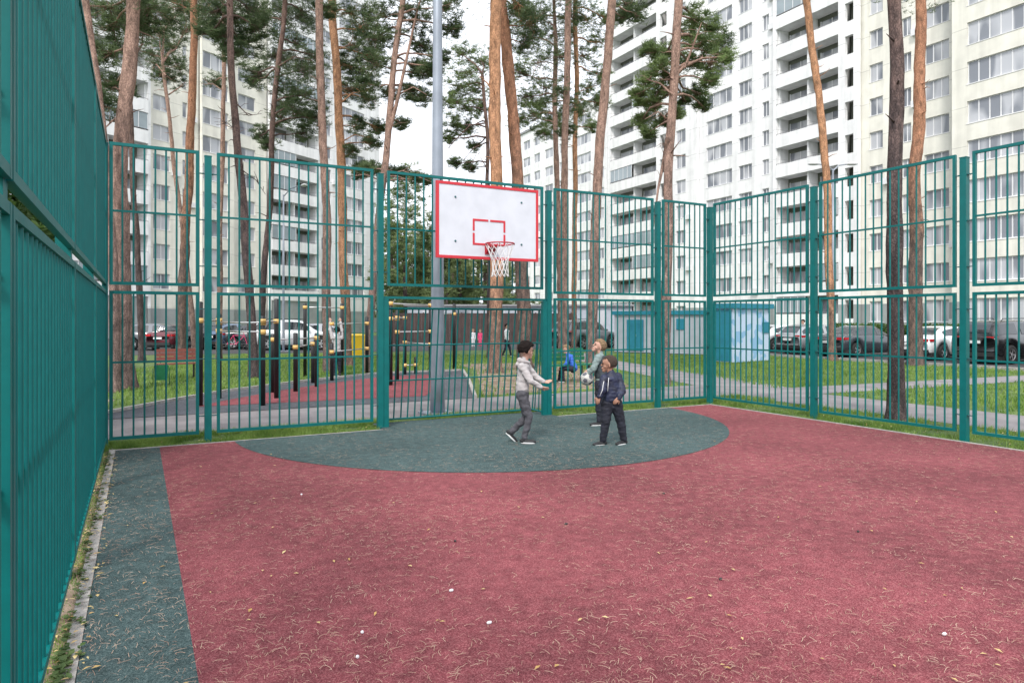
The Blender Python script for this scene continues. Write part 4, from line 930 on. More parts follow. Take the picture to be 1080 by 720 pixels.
#PART3
# ---------------------------------------------------------------- cars
def car(kind, paint_key, label, loc, heading, parts=True):
    """car pointing along +x of its own frame; origin on the ground under its middle"""
    spec = dict(   # x from the rear to the nose: (x, z_low, z_belt, z_top, half_width_belt, half_width_top)
     sedan=(4.55,[(-2.27,.42,.78,.80,.72,.66),(-2.15,.30,.98,1.02,.83,.72),(-1.55,.26,1.0,1.06,.88,.70),(-1.05,.24,1.0,1.34,.89,.58),(-.35,.22,.99,1.45,.90,.60),(.35,.22,.97,1.43,.90,.60),(.75,.22,.95,1.28,.89,.60),(1.3,.24,.93,.97,.88,.74),(2.0,.28,.80,.84,.84,.70),(2.27,.36,.62,.66,.70,.62)]),
     suv=(4.7,[(-2.35,.50,.98,1.02,.80,.72),(-2.28,.38,1.08,1.22,.88,.70),(-2.0,.32,1.10,1.62,.92,.66),(-1.2,.30,1.10,1.70,.94,.68),(0,.28,1.08,1.71,.94,.68),(.5,.28,1.06,1.62,.94,.67),(1.15,.30,1.04,1.10,.93,.78),(2.0,.34,.95,.99,.90,.78),(2.35,.44,.72,.76,.76,.70)]),
     hatch=(4.1,[(-2.05,.42,.85,.88,.74,.68),(-1.98,.30,.98,1.05,.84,.68),(-1.62,.26,1.0,1.38,.87,.62),(-.8,.24,1.0,1.50,.88,.62),(.1,.22,.98,1.49,.88,.62),(.5,.22,.96,1.36,.88,.61),(1.1,.24,.93,.98,.86,.74),(1.8,.28,.80,.85,.82,.70),(2.05,.36,.62,.66,.68,.62)]))[kind]
    L, st = spec; mb = MB(); n = len(st); ring = []
    R_ = []
    # refine the stations for a rounder shell
    fine = []
    for i in range(n-1):
        for t in (0, .25, .5, .75): fine.append(tuple(a*(1-t)+b*t for a, b in zip(st[i], st[i+1])))
    fine.append(st[-1])
    sm = [fine[0]] + [tuple((a+2*b+c)/4 for a, b, c in zip(fine[i-1], fine[i], fine[i+1])) for i in range(1, len(fine)-1)] + [fine[-1]]
    wr = .33 if kind != 'suv' else .37; ax = L/2 - .85
    for (x, zl, zb, zt, wb, wt) in sm:
        # raise the sill round the wheels so that arches show
        zw = zl
        for xa in (-ax+.05, ax-.05):
            dd = (wr+.07)**2 - (x-xa)**2
            if dd > 0: zw = max(zw, wr + math.sqrt(dd))
        zw = min(zw, zb-.08)
        half = [(0, zl), (wb*.9, zl) if zw == zl else (wb*.72, zw), (wb*.985, zw+.03), (wb, (zw+zb)/2+.05), (wb*.97, zb-.03), (wb*.93, zb), (wt+.03, max(zb+.005, zt-.07)), (wt*.86, max(zb+.01, zt-.012)), (0, max(zb+.012, zt))]
        ring.append([(x, -y, z) for y, z in half] + [(x, y, z) for y, z in half[-2:0:-1]])
    m = len(ring[0]); vs = [p for r in ring for p in r]
    fs = [(i*m+k, i*m+(k+1)%m, (i+1)*m+(k+1)%m, (i+1)*m+k) for i in range(len(ring)-1) for k in range(m)]
    fs.append(tuple(range(m))); fs.append(tuple((len(ring)-1)*m+k for k in range(m))[::-1]); mb.add(vs, [f[::-1] for f in fs])
    o = empty('parked_car', loc, label, 'car', 'cars parked in the yards', heading)
    body = mb.build('body', CARP[paint_key], o, True)
    # glasshouse: offset panes over the side band, windscreen and rear screen
    gl = MB()
    def sidept(r, t, sgn):   # t 0 belt .. 1 roof edge
        a, b = Vector(r[5]), Vector(r[6]); p = a.lerp(b, t); nrm = Vector((0, -1, .35)).normalized(); p = p + nrm*.008
        return Vector((p.x, p.y*(-1 if sgn > 0 else 1), p.z))
    idx = [i for i, s_ in enumerate(sm) if s_[3]-s_[2] > .22]
    i0, i1 = idx[0], idx[-1]; mid = (i0+i1)//2
    for sgn in (-1, 1):
        for (a, b) in ((i0, mid), (mid+1, i1)):
            for i in range(a, b):
                q = [sidept(ring[i], .12, sgn), sidept(ring[i+1], .12, sgn), sidept(ring[i+1], .92, sgn), sidept(ring[i], .92, sgn)]
                gl.add(q, [(0,1,2,3)])
    def cross(ia, ib):        # screen spanning the car between two stations
        ra, rb = ring[ia], ring[ib]; up = Vector((0,0,.012))
        s_ = .9
        A = Vector((ra[8][0], 0, 0)); pts = []
        for r in (ra, rb): pts.append([Vector((r[7][0], r[7][1]*s_, r[7][2])) + up, Vector((r[8][0], 0, r[8][2]+.004)) + up, Vector((r[7][0], -r[7][1]*s_, r[7][2])) + up])
        gl.add(pts[0]+pts[1], [(0,1,4,3),(1,2,5,4)])
    def runs(cond):
        for i in range(len(sm)-1):
            if cond(i): cross(i, i+1)
    zmax = max(s_[3] for s_ in sm)
    runs(lambda i: abs(sm[i+1][3]-sm[i][3]) > .03 and max(sm[i][3]-sm[i][2], sm[i+1][3]-sm[i+1][2]) > .12 and min(sm[i][3], sm[i+1][3]) < zmax-.05)
    gl.build('windows', M['carglass'], o)
    # wheels
    for sx in (-ax+.05, ax-.05):
        for sy in (-1, 1):
            t = MB(); y = sy*(.80 if kind != 'suv' else .85)
            prof = [(wr*.62,-.10),(wr*.93,-.105),(wr,-.07),(wr,.07),(wr*.93,.105),(wr*.62,.10)]
            vs = []; nn = 20
            for r_, d_ in prof:
                for k in range(nn): an = 2*PI*k/nn; vs.append((sx+r_*math.cos(an), y+d_*1.0, wr+r_*math.sin(an)))
            t.add(vs, [(i*nn+k, i*nn+(k+1)%nn, (i+1)*nn+(k+1)%nn, (i+1)*nn+k) for i in range(5) for k in range(nn)])
            ww = t.build('wheel', M['tyre'], o, True)
            r = MB(); yo = y+sy*.085
            for k in range(5):
                an = 2*PI*k/5; c_, s2 = math.cos(an), math.sin(an); px, pz = -s2*.03, c_*.03
                r.add([(sx+px, yo, wr+pz),(sx-px, yo, wr-pz),(sx+c_*wr*.6-px*1.3, yo, wr+s2*wr*.6-pz*1.3),(sx+c_*wr*.6+px*1.3, yo, wr+s2*wr*.6+pz*1.3)], [(0,1,2,3)])
            r.tube([(sx+wr*.6*math.cos(2*PI*k/20), yo, wr+wr*.6*math.sin(2*PI*k/20)) for k in range(21)], .014, 5); r.tube([(sx,yo-.01,wr),(sx,yo+.01,wr)], .05, 8)
            r.build('rim', M['rimm'], ww)
            d = MB(); d.tube([(sx,y-.05,wr),(sx,y+.05,wr)], wr*.62, 16); d.build('hub', M['trim'], ww)
    zt = {'sedan':.86,'suv':1.02,'hatch':.9}[kind]; xr = -L/2
    for sy in (-1, 1):
        b = MB(); b.box((xr+.01, sy*.60-.13, zt-.07),(xr+.20, sy*.60+.13, zt+.05)); b.box((xr+.08, sy*.75-.10, zt-.055),(xr+.34, sy*.75+.10, zt+.045)); b.build('tail_light', M['tail'], o)
        b = MB(); ellipsoid(b, (L/2-.22, sy*.58, .66 if kind != 'suv' else .80), .2, .16, .085); b.build('headlight', M['head'], o, True)
        b = MB(); ellipsoid(b, (.72 if kind != 'suv' else .85, sy*1.0, .98 if kind != 'suv' else 1.12), .07, .09, .06); b.build('mirror', CARP[paint_key], o, True)
    b = MB(); b.box((xr-.02,-.26,zt-.22),(xr+.1,.26,zt-.11)); b.build('number_plate', M['plate'], o)
    b = MB(); b.box((xr-.03,-.75,.30),(xr+.25,.75,.46)); b.build('bumper', M['trim'], o); b = MB(); b.box((L/2-.25,-.7,.26),(L/2+.03,.7,.40)); b.build('bumper', M['trim'], o)
    b = MB(); b.box((xr+.12,-.84,.16),(L/2-.15,.84,.34)); b.build('underbody', M['trim'], o)
    if kind == 'suv':
        for sy in (-1,1):
            b = MB(); b.tube([(-1.6,sy*.62,1.66),(-1.5,sy*.62,1.76),(.2,sy*.62,1.77),(.35,sy*.62,1.69)], .018, 6); b.build('roof_rail', M['trim'], o, True)
    return o
row = [(15.45,'suv','black','black SUV with roof rails and red tail lights, nearest the right edge',28.7+2.35),(12.6,'suv','black','second black SUV, cut by the right edge of the picture',28.9+2.35),(18.15,'sedan','white','white car with red tail lamp next to the black SUV',29.0+2.3),
  (21.55,'sedan','graphite','dark grey sedan left of the rough dark pine trunk',28.1+2.3),(24.2,'hatch','silver','silver hatchback left of the dark grey sedan',28.6+2.1),(26.9,'sedan','white','white sedan parked behind the slim yellow orange pine',28.9+2.3),
  (29.5,'hatch','blue','blue grey hatchback just right of the mural kiosk',28.6+2.1),(32.2,'sedan','graphite','grey sedan half hidden behind the mural kiosk',28.9+2.3),(-99,0,0,0,0)]
for y, k, p, lab, x in row:
    if k: car(k, p, lab, (x, y, -.02), random.uniform(-.03,.03))
# back yard row on the left, parked side by side before the left block
def carpix(kind, p, lab, u, vb, head): q = PG(u, vb, -.02); car(kind, p, lab, (q.x, q.y, -.02), head)
hA = math.atan2(eA.y, eA.x)
for kind, p, lab, u, vb, h in [
   ('hatch','grey','grey hatchback right of the curving pine, behind the bench',168,368.5,-.35),('sedan','red','dark red car behind the bench',194,368,.9),
   ('sedan','black','black car glimpsed between the two leaning trunks left',216,367.5,1.0),('hatch','blue','blue grey hatchback behind the bicycle',242,367,.9),
   ('sedan','graphite','dark blue grey sedan near the slim lamp post',275,367.5,-.3),('suv','white','white SUV behind the workout posts, right of the lamp post',313,368.5,-.35),
   ('hatch','silver','silver hatchback right of the white SUV behind the pines',343,368,-.3),('suv','grey','grey SUV parked left of the grey kiosk',617,367,.35),('sedan','white','white car behind the grey SUV near the kiosk',612,362,.3)]:
    carpix(kind, p, lab, u, vb, h)

# ---------------------------------------------------------------- workout ground
def collar(b, p, r=.067): b.tube([p-Vector((0,0,.05)), p+Vector((0,0,.05))], r, 12)
def workout(label, posts, bars, name='workout_bars'):
    """posts: (u, v_base, v_top); bars: (i, j, v at post i)"""
    pos = [PG(u, vb) for u, vb, vt in posts]; H = []
    for (u, vb, vt), p in zip(posts, pos): H.append(CAMZ + (HOR-vt)/FPX*depth(vb))
    c = sum(pos, Vector())/len(pos); o = empty(name, c, label, 'workout bars', 'black workout bars on the rubber ground'); bpy.context.view_layer.update()
    for p, h in zip(pos, H):
        b = MB(); b.tube([p+Vector((0,0,-.05)), p+Vector((0,0,h-.02)), p+Vector((0,0,h))], [.054,.054,.04], 12); po = b.build('post', M['black'], o, True)
    for i, j, v in bars:
        z = CAMZ + (HOR-v)/FPX*depth(posts[i][1]); a, b_ = pos[i]+Vector((0,0,z)), pos[j]+Vector((0,0,z))
        r = MB(); r.tube([a, b_], .019, 8); r.build('crossbar', M['steel'], o, True)
        for q in (a, b_): r = MB(); collar(r, q); r.build('collar', M['yellow'], o, True)
    fix_parent(o)
workout('pull up bar set with the nearest thick black posts and yellow collars', [(211,427,318),(231,419,331),(277,426.5,333),(291.7,419,315)], [(0,1,338),(1,2,340),(2,3,339),(1,2,349)])
workout('high pull up bar between two slim black posts left of the yellow bin', [(321.7,396,320),(360.7,394,320)], [(0,1,324)])
workout('low parallel bars with four short black posts', [(288,413,352),(311.7,412,351),(330,403,362),(334,407,351)], [(0,3,358),(1,2,366)])
workout('single low bar beside the hanging person', [(350,400.5,362),(387,393.5,334)], [(0,1,371),(1,0,341)])
workout('black workout rack with several rungs just right of the centre fence post', [(412,405.5,317),(419,401,327),(427,393.5,335),(454,398,318)], [(0,3,320),(1,2,335),(2,3,361),(0,1,336),(1,3,350)])
workout('lone black post with one yellow collar right of the floodlight mast', [(479,389.5,320),(455,391,330)], [(0,1,331)])
workout('short black stepping posts left of the floodlight mast', [(427,394,384),(438.5,393.5,376)], [(0,1,385)], 'low_bars')

# ---------------------------------------------------------------- bench, bins
def bench(label, p, rz, seatm):
    o = empty('park_bench', p, label, 'bench', None, rz)
    b = MB(); 
    for i in range(4): b.box((-.8,-.05+i*.1,.43),(.8,.04+i*.1,.465))
    b.build('seat', seatm, o)
    b = MB()
    for i in range(3): b.box((-.8,.36+i*.03,.55+i*.12),(.8,.385+i*.03,.655+i*.12))
    b.build('backrest', seatm, o)
    for sx in (-.62,.62):
        for y in (0,.3): b = MB(); b.box((sx-.03,y-.03,0),(sx+.03,y+.03,.429)); b.build('leg', M['black'], o)
        b = MB(); b.tube([(sx,.33,.43),(sx,.42,.62),(sx,.46,.9)], .018, 6); b.build('bracket', M['black'], o)
bench('low bench with dark red slatted seat and backrest on the grass at left', PG(190,399), R(12), M['wood'])
bpy.data.objects['park_bench'].scale = (.72,.9,.95)
bench('green bench on which the child in blue sits', PG(603,402), R(8), M['bingreen'])
def litter_bin(p, label, m, w_=.17, h=.52, name='litter_bin'):
    o = empty(name, p, label, 'bin'); b = MB(); n = 4
    b.add([(-w_*.8,-w_*.8,.14),(w_*.8,-w_*.8,.14),(w_*.8,w_*.8,.14),(-w_*.8,w_*.8,.14),(-w_,-w_,h),(w_,-w_,h),(w_,w_,h),(-w_,w_,h),(-w_*.9,-w_*.9,h),(w_*.9,-w_*.9,h),(w_*.9,w_*.9,h),(-w_*.9,w_*.9,h),(-w_*.74,-w_*.74,.2),(w_*.74,-w_*.74,.2),(w_*.74,w_*.74,.2),(-w_*.74,w_*.74,.2)],
      [(0,3,2,1),(0,1,5,4),(1,2,6,5),(2,3,7,6),(3,0,4,7),(4,5,9,8),(5,6,10,9),(6,7,11,10),(7,4,8,11),(8,9,13,12),(9,10,14,13),(10,11,15,14),(11,8,12,15),(12,13,14,15)]); b.build('bucket', m, o)
    for sx in (-1,1): q = MB(); q.tube([(sx*(w_+.02),0,0),(sx*(w_+.02),0,h*.85)], .012, 6); q.build('leg', m, o, True)
litter_bin(PG(170,406), 'small green metal litter bin standing by the dark red bench', M['bingreen'])
o = empty('sand_bin', PG(375.5,376.5), 'tall bright yellow plastic bin on the lawn behind the workout bars', 'bin', None, .2)
b = MB(); b.add([(-.29,-.26,0),(.29,-.26,0),(.29,.26,0),(-.29,.26,0),(-.34,-.31,.95),(.34,-.31,.95),(.34,.31,.95),(-.34,.31,.95)], [(0,3,2,1),(0,1,5,4),(1,2,6,5),(2,3,7,6),(3,0,4,7),(4,5,6,7)]); b.build('bin_body', M['binyellow'], o)
b = MB(); b.box((-.37,-.34,.951),(.37,.34,.99)); b.add([(-.33,-.3,.991),(.33,-.3,.991),(.33,.3,.991),(-.33,.3,.991),(-.26,-.2,1.05),(.26,-.2,1.05),(.26,.22,1.05),(-.26,.22,1.05)], [(0,1,5,4),(1,2,6,5),(2,3,7,6),(3,0,4,7),(4,5,6,7)]); b.build('lid', M['binyellow'], o)
# bicycle
o = empty('bicycle', PG(250,369), 'dark bicycle standing by the parked cars on the left', 'bicycle', None, -TH+.3)
for x in (-.52,.52):
    b = MB(); b.tube([(x+.33*math.cos(2*PI*k/24), 0, .34+.33*math.sin(2*PI*k/24)) for k in range(25)], .022, 6); wq = b.build('wheel', M['tyre'], o, True)
    b = MB(); 
    for k in range(8): b.tube([(x,0,.34),(x+.32*math.cos(PI*k/4),0,.34+.32*math.sin(PI*k/4))], .004, 4)
    b.build('spokes', M['steel'], wq)
b = MB(); 
for a_, c_ in (((-.52,0,.34),(-.05,0,.32)),((-.05,0,.32),(-.2,0,.85)),((-.2,0,.82),(.36,0,.80)),((-.05,0,.32),(.36,0,.78)),((-.52,0,.34),(-.2,0,.8)),((.52,0,.34),(.34,0,.95))): b.tube([a_,c_], .018, 6)
b.build('frame', M['pink'], o); b = MB(); b.tube([(.34,-.25,1.0),(.36,0,.97),(.34,.25,1.0)], .014, 6); b.build('handlebar', M['black'], o); b = MB(); ellipsoid(b, (-.22,0,.9), .14, .06, .035); b.build('saddle', M['black'], o, True)

# ---------------------------------------------------------------- people
def remeshed(name, mb, mt, parent, voxel, smooth=3, wrinkle=0.0, seed=0):
    me = bpy.data.meshes.new(name+'_src'); me.from_pydata(mb.v, [], mb.f); bmq = bmesh.new(); bmq.from_mesh(me); bmesh.ops.recalc_face_normals(bmq, faces=bmq.faces); bmq.to_mesh(me); bmq.free()
    o = bpy.data.objects.new(name, me); COL.objects.link(o)
    r = o.modifiers.new('r', 'REMESH'); r.mode = 'VOXEL'; r.voxel_size = voxel; r.use_smooth_shade = True
    if smooth: s_ = o.modifiers.new('s', 'SMOOTH'); s_.factor = .5; s_.iterations = smooth
    dg = bpy.context.evaluated_depsgraph_get(); dg.update(); m2 = bpy.data.meshes.new_from_object(o.evaluated_get(dg)); m2.name = name
    bpy.data.objects.remove(o); m2.materials.clear(); m2.materials.append(mt)
    if wrinkle:
        nv = len(m2.vertices); co = np.empty(nv*3, np.float32); m2.vertices.foreach_get('co', co); no = np.empty(nv*3, np.float32); m2.vertices.foreach_get('normal', no)
        co = co.reshape(-1,3); no = no.reshape(-1,3)
        for i in range(nv):
            p = co[i]; d = noise.noise(Vector((p[0]*9+seed, p[1]*9, p[2]*22)))*.7 + noise.noise(Vector((p[0]*22, p[1]*22+seed, p[2]*34)))*.4
            co[i] += no[i]*d*wrinkle
        m2.vertices.foreach_set('co', co.ravel()); m2.update()
    m2.polygons.foreach_set('use_smooth', [True]*len(m2.polygons))
    q = link(name, m2, parent); return q
def head(mb, c, f, up, s=1.0):
    f = f.normalized(); up = (up - f*up.dot(f)).normalized(); l = up.cross(f); Mh = Matrix((l, f, up)).transposed()   # columns left, fwd, up
    def P(x, y, z): return c + Mh @ Vector((x, y, z))*s
    ellipsoid(mb, P(0,-.012,.025), .070*s, .088*s, .082*s, Mh)
    mb.capsule(P(0,.022,-.025), .052*s, P(0,.050,-.075), .026*s, n=12)                   # jaw
    mb.capsule(P(-.024,.036,-.028), .027*s, P(.024,.036,-.028), .027*s)                          # cheeks
    mb.capsule(P(0,.072,.010), .007*s, P(0,.086,-.020), .0095*s, n=8)                     # nose
    mb.capsule(P(-.014,.074,-.052), .010*s, P(.014,.074,-.052), .010*s, n=8)              # lips
    mb.capsule(P(-.03,.066,.022), .010*s, P(.03,.066,.022), .010*s, n=8)                  # brow
    for x in (-1,1): mb.capsule(P(.070*x,-.008,.010), .014*s, P(.073*x,-.014,-.022), .009*s, Mh @ Vector((1,0,0)), .5, n=8)
    return Mh, P
def face_details(P, s, par, hairm):
    for x in (-.028,.028):
        b = MB(); ellipsoid(b, P(x,.0735,.004), .010*s, .006*s, .0065*s); b.build('eye', M['hair_b'], par, True)
        b = MB(); b.capsule(P(x*.6,.078,.024), .0028*s, P(x*1.5,.070,.026), .002*s, n=6); b.build('eyebrow', hairm, par, True)
    b = MB(); b.capsule(P(-.016,.083,-.052), .0022*s, P(.016,.083,-.052), .0022*s, n=6); b.build('mouth', M['cloth_lip'], par, True)
M['cloth_lip'] = mat('lips', (.25,.07,.06), .5)
def hair(P, Mh, s, m, par, thick=.012, fringe=.35, low=-.035, seed=0):
    vs = []; nu, nv = 44, 30; mb = MB()
    for i in range(nv+1):
        ph = PI/2 - (i/nv)*PI*.86
        for k in range(nu):
            an = 2*PI*k/nu; d = Vector((math.cos(ph)*math.cos(an), math.cos(ph)*math.sin(an), math.sin(ph))); jz = .16*noise.noise(Vector((an*3+seed, 2.5, 0)))
            # hairline: high at the face side, low at the nape
            zlim = fringe if d.y > .45 else (fringe*(d.y+.1)/.55 - .35*(1-(d.y+.1)/.55) if d.y > -.1 else -.62)
            t = thick if d.z > zlim + jz + .12 else (thick*.45 if d.z > zlim + jz else -.012)
            t *= 1 + .5*noise.noise(d*5+Vector((seed,0,0))) + .5*noise.noise(d*14)
            vs.append(P(d.x*(.070+t), -.012+d.y*(.088+t), .025+d.z*(.082+t)))
    fs = [(i*nu+k, i*nu+(k+1)%nu, (i+1)*nu+(k+1)%nu, (i+1)*nu+k) for i in range(nv) for k in range(nu)]
    mb.add(vs, fs); mb.build('hair', m, par, True)
def hand(mb, wrist, d, palm_n, s=1.0, curl=.5, thumb_side=1):
    """palm, four unequal bent fingers and a thumb"""
    d = d.normalized(); pn = (palm_n - d*palm_n.dot(d)).normalized(); sd = d.cross(pn)*thumb_side
    for k in range(4):
        o_ = (k-1.5)*.0155*s; b0 = wrist + d*.012*s + sd*o_*.7; b1 = wrist + d*(.066 - .004*abs(k-1.3))*s + sd*o_
        mb.capsule(b0, .0115*s, b1, .0095*s, n=8)
        L = (.052,.06,.056,.043)[k]*s*(1 if thumb_side > 0 else 1); p = b1; dd = d.copy()
        for j in range(3):
            dd = (dd + pn*curl*.55).normalized(); q = p + dd*L*(.45,.32,.23)[j]; mb.capsule(p, (.0088-.001*j)*s, q, (.008-.001*j)*s, n=8); p = q
    t0 = wrist + d*.022*s - sd*.022*s; t1 = t0 + (d*.6 - sd*.8 + pn*.3).normalized()*.032*s; t2 = t1 + (d*.9 - sd*.25 + pn*.4*curl).normalized()*.028*s
    mb.capsule(t0, .0115*s, t1, .010*s, n=8); mb.capsule(t1, .010*s, t2, .008*s, n=8)
def shoe(par, ankle, toe_dir, s=1.0, m='shoe', heel_up=0.0):
    """ankle point; toe_dir unit; ground under the ankle unless the heel is raised"""
    f = toe_dir.normalized(); up = Vector((0,0,1)); l = up.cross(f).normalized(); up = f.cross(l)
    a = ankle + up*0; b = MB(); base = ankle - up*.062*s
    b.capsule(base - f*.035*s + up*.030*s, .032*s, base + f*.10*s + up*.024*s, .030*s, up, .85)
    b.capsule(base + f*.09*s + up*.022*s, .033*s, base + f*.135*s + up*.020*s, .026*s, up, .75)
    b.capsule(base - f*.02*s + up*.03*s, .034*s, ankle + up*.012*s, .031*s)
    so_ = remeshed('shoe', b, M[m], par, .006, 2)
    q = MB(); nn = 20; pts = []
    for k in range(nn):
        an = 2*PI*k/nn; x = math.cos(an); w_ = .036*(1+.12*x); pts.append((x*.098+.048, math.sin(an)*w_))
    vs = [base + f*p*s + l*r*s + up*z*s for z in (-.004,.014) for p, r in pts]
    q.add(vs, [tuple(range(nn))[::-1], tuple(nn+k for k in range(nn))] + [(k,(k+1)%nn,nn+(k+1)%nn,nn+k) for k in range(nn)]); q.build('sole', M['sole'], so_)
V3 = lambda x, y, z: Vector((x, y, z))
UP = V3(0,0,1)
def person(u, v, Y, label, J, cfg, group=None):
    """J: joints in metres: x right in the picture, y away from the camera, z up; root at (u, ground)"""
    o = empty('person', W((u-540)/FPX*Y, Y), label, 'person', group, -TH)
    s = cfg.get('s', 1.0); b = MB(); hs_ = cfg.get('hs', 1.0)
    Mh, P = head(b, J['head'], cfg['face'], cfg.get('hup', UP), hs_)
    b.capsule(J['neck'], .042*s, J['head'] + V3(0,0,-.03), .043*s)
    ch = (J['shL']+J['shR'])/2; b.capsule(ch + V3(0,0,-.05), .075*s, J['pelvis'] + V3(0,0,.04), .075*s, cfg.get('flat', V3(0,1,0)), .85)
    b.capsule(J['shL'], .04*s, J['shR'], .04*s); b.capsule(J['neck'], .036*s, ch, .055*s)
    for sd in 'LR':
        b.capsule(J['sh'+sd], .036*s, J['el'+sd], .029*s); b.capsule(J['el'+sd], .029*s, J['wr'+sd], .020*s)
        b.capsule(J['hip'+sd], .062*s, J['kn'+sd], .044*s); b.capsule(J['kn'+sd], .043*s, J['an'+sd], .027*s)
        hd = cfg['hand'+sd]; hand(b, J['wr'+sd], hd[0], hd[1], s*.92, hd[2], hd[3])
    body = remeshed('body', b, M[cfg['skin']], o, .0055, 1)
    face_details(P, hs_, o, M[cfg['hair']]); hair(P, Mh, hs_, M[cfg['hair']], o, cfg.get('hth', .012), cfg.get('fringe', .3), seed=u)
    # trousers
    t = MB(); tl = cfg.get('tl', 1.0)
    t.capsule((J['hipL']+J['hipR'])/2 + V3(0,0,.05), .092*s, (J['hipL']+J['hipR'])/2 - V3(0,0,.02), .095*s, cfg.get('flat', V3(0,1,0)), .9)
    for sd in 'LR':
        a = J['kn'+sd].lerp(J['an'+sd], .93); t.capsule(J['hip'+sd], .078*s*tl, J['kn'+sd], .056*s*tl); t.capsule(J['kn'+sd], .056*s*tl, a, .041*s*tl)
        t.capsule(a + V3(0,0,.01), .043*s*tl, a - V3(0,0,.005), .043*s*tl)
    remeshed('trousers', t, M[cfg['trousers']], o, .009, 3, .015, u)
    # jacket
    j = MB(); jl = cfg.get('jl', 1.0); hem = J['pelvis'] + V3(*cfg.get('hem', (0,0,0)))
    fl = cfg.get('flat', V3(0,1,0))
    j.capsule(ch - V3(0,0,.03), .098*s*jl, hem, .108*s*jl, fl, .82); j.capsule(J['shL'], .054*s, J['shR'], .054*s); j.capsule(ch, .085*s*jl, J['neck'] - V3(0,0,.015), .048*s)
    j.capsule(hem + V3(0,0,.01), .108*s*jl, hem - V3(0,0,.012), .104*s*jl, fl, .82)
    j.capsule(J['neck'] - V3(0,0,.01), .050*s, J['neck'] + V3(0,0,.018), .046*s)
    for sd in 'LR':
        j.capsule(J['sh'+sd], .054*s*jl, J['el'+sd], .046*s*jl); a = J['el'+sd].lerp(J['wr'+sd], .93); j.capsule(J['el'+sd], .045*s*jl, a, .032*s*jl)
    jk = remeshed('jacket', j, M[cfg['jacket']], o, .009, 3, .015, u+5)
    for sd in 'LR': shoe(o, J['an'+sd], cfg['toe'+sd], s*1.0, cfg.get('shoe','shoe'))
    return o, jk, P
# --- boy in the grey hoodie (feet at v 467): metres from photo pixels
def px(Y, u0, v0): k = Y/FPX; return lambda u, v, y=0.0: V3((u-u0)*k, y, (v0-v)*k)
K = px(9.6, 550, 467)
J = dict(head=K(555.5,369.5), neck=K(553.5,380), shL=K(550,385.5,-.10), shR=K(554,384.5,.11), elL=K(560,401,-.15), wrL=K(570.5,407.5,-.10), elR=K(565,398,.13), wrR=K(574,403,.08), pelvis=K(551,411),
  hipL=K(550,415,-.06), hipR=K(552,415,.06), knL=K(558,438.5,-.06), anL=K(553,461,-.07), knR=K(555,440,.07), anR=K(539.5,456.5,.10))
o, jk, P = person(550, 467, 9.6, 'boy in light grey hoodie and dark grey trousers stepping forward with arms held out', J, dict(s=1.02, hs=1.12, face=V3(.86,.5,-.05), skin='skin', hair='hair_b', hth=.020, fringe=.30, trousers='jeans', jacket='hoodie', hem=(0,0,.01),
  flat=V3(1,0,0), handL=(V3(.9,.1,-.25), V3(0,.6,.5), .35, 1), handR=(V3(.95,.1,.1), V3(0,-.4,.6), .3, -1), toeL=V3(1,-.15,.0), toeR=V3(.62,.1,-.62), jl=1.02))
b = MB(); b.capsule(K(548,379.5,-.05), .040, K(548.5,379.5,.06), .040); b.capsule(K(546,383.5,-.04), .036, K(546.5,383.5,.05), .036); b.capsule(K(551,380,-.065), .028, K(558,382,-.02), .022); b.capsule(K(551,380,.075), .028, K(558,382,.04), .022)
remeshed('hood', b, M['hoodie'], jk, .008, 4, .006)
# --- boy with the ball
K = px(11.26, 630, 448.5)
J = dict(head=K(631.3,366), neck=K(633,373), shL=K(630,377,-.12), shR=K(635,377,.10), elL=K(624.5,389,-.14), wrL=K(620,394.5,-.08), elR=K(630,390,.10), wrR=K(620.5,391.5,.09), pelvis=K(634,403),
  hipL=K(632,405,-.06), hipR=K(635,405,.06), knL=K(631,425,-.06), anL=K(631.5,444,-.07), knR=K(638,425,.07), anR=K(638.5,444,.08))
o, jk, P = person(630, 448.5, 11.26, 'fair haired boy in sage grey jacket looking up with a ball in his hands', J, dict(s=1.05, hs=1.12, face=V3(-.85,-.25,.42), hup=V3(.4,0,1), skin='skin', hair='hair_l', hth=.014, fringe=.35, trousers='navyt', jacket='jack2',
  flat=V3(1,0,0), handL=(V3(-.5,.35,-.6), V3(.1,.9,.0), .5, -1), handR=(V3(-.5,-.25,-.6), V3(0,-.9,.0), .5, 1), toeL=V3(-1,-.3,0), toeR=V3(-.8,-.5,0)))
b = MB(); b.capsule(K(632.8,381,0), .124, K(634,396,0), .122, V3(1,0,0), .9); remeshed('vest', b, M['vest'], jk, .009, 4, .006)
# ball: white with dark pentagons
bc = W((619.0-540)/FPX*11.22, 11.22, (448.5-399.5)/FPX*11.26)
b = MB(); bmq = bmesh.new(); bmesh.ops.create_icosphere(bmq, subdivisions=4, radius=.108)
ico = bmesh.new(); bmesh.ops.create_icosphere(ico, subdivisions=1, radius=1); IV = [v.co.normalized() for v in ico.verts]
mm = bpy.data.meshes.new('football'); 
for f in bmq.faces:
    c = f.calc_center_median().normalized(); f.material_index = 1 if max(c.dot(q) for q in IV) > .945 else 0; f.smooth = True
bmq.to_mesh(mm); mm.materials.append(M['ballw']); mm.materials.append(M['ballb']); fo = link('football', mm); fo.location = bc; fo.rotation_euler = (.4,.2,.9)
tag(fo, 'white football with dark patches held by the fair haired boy', 'ball')
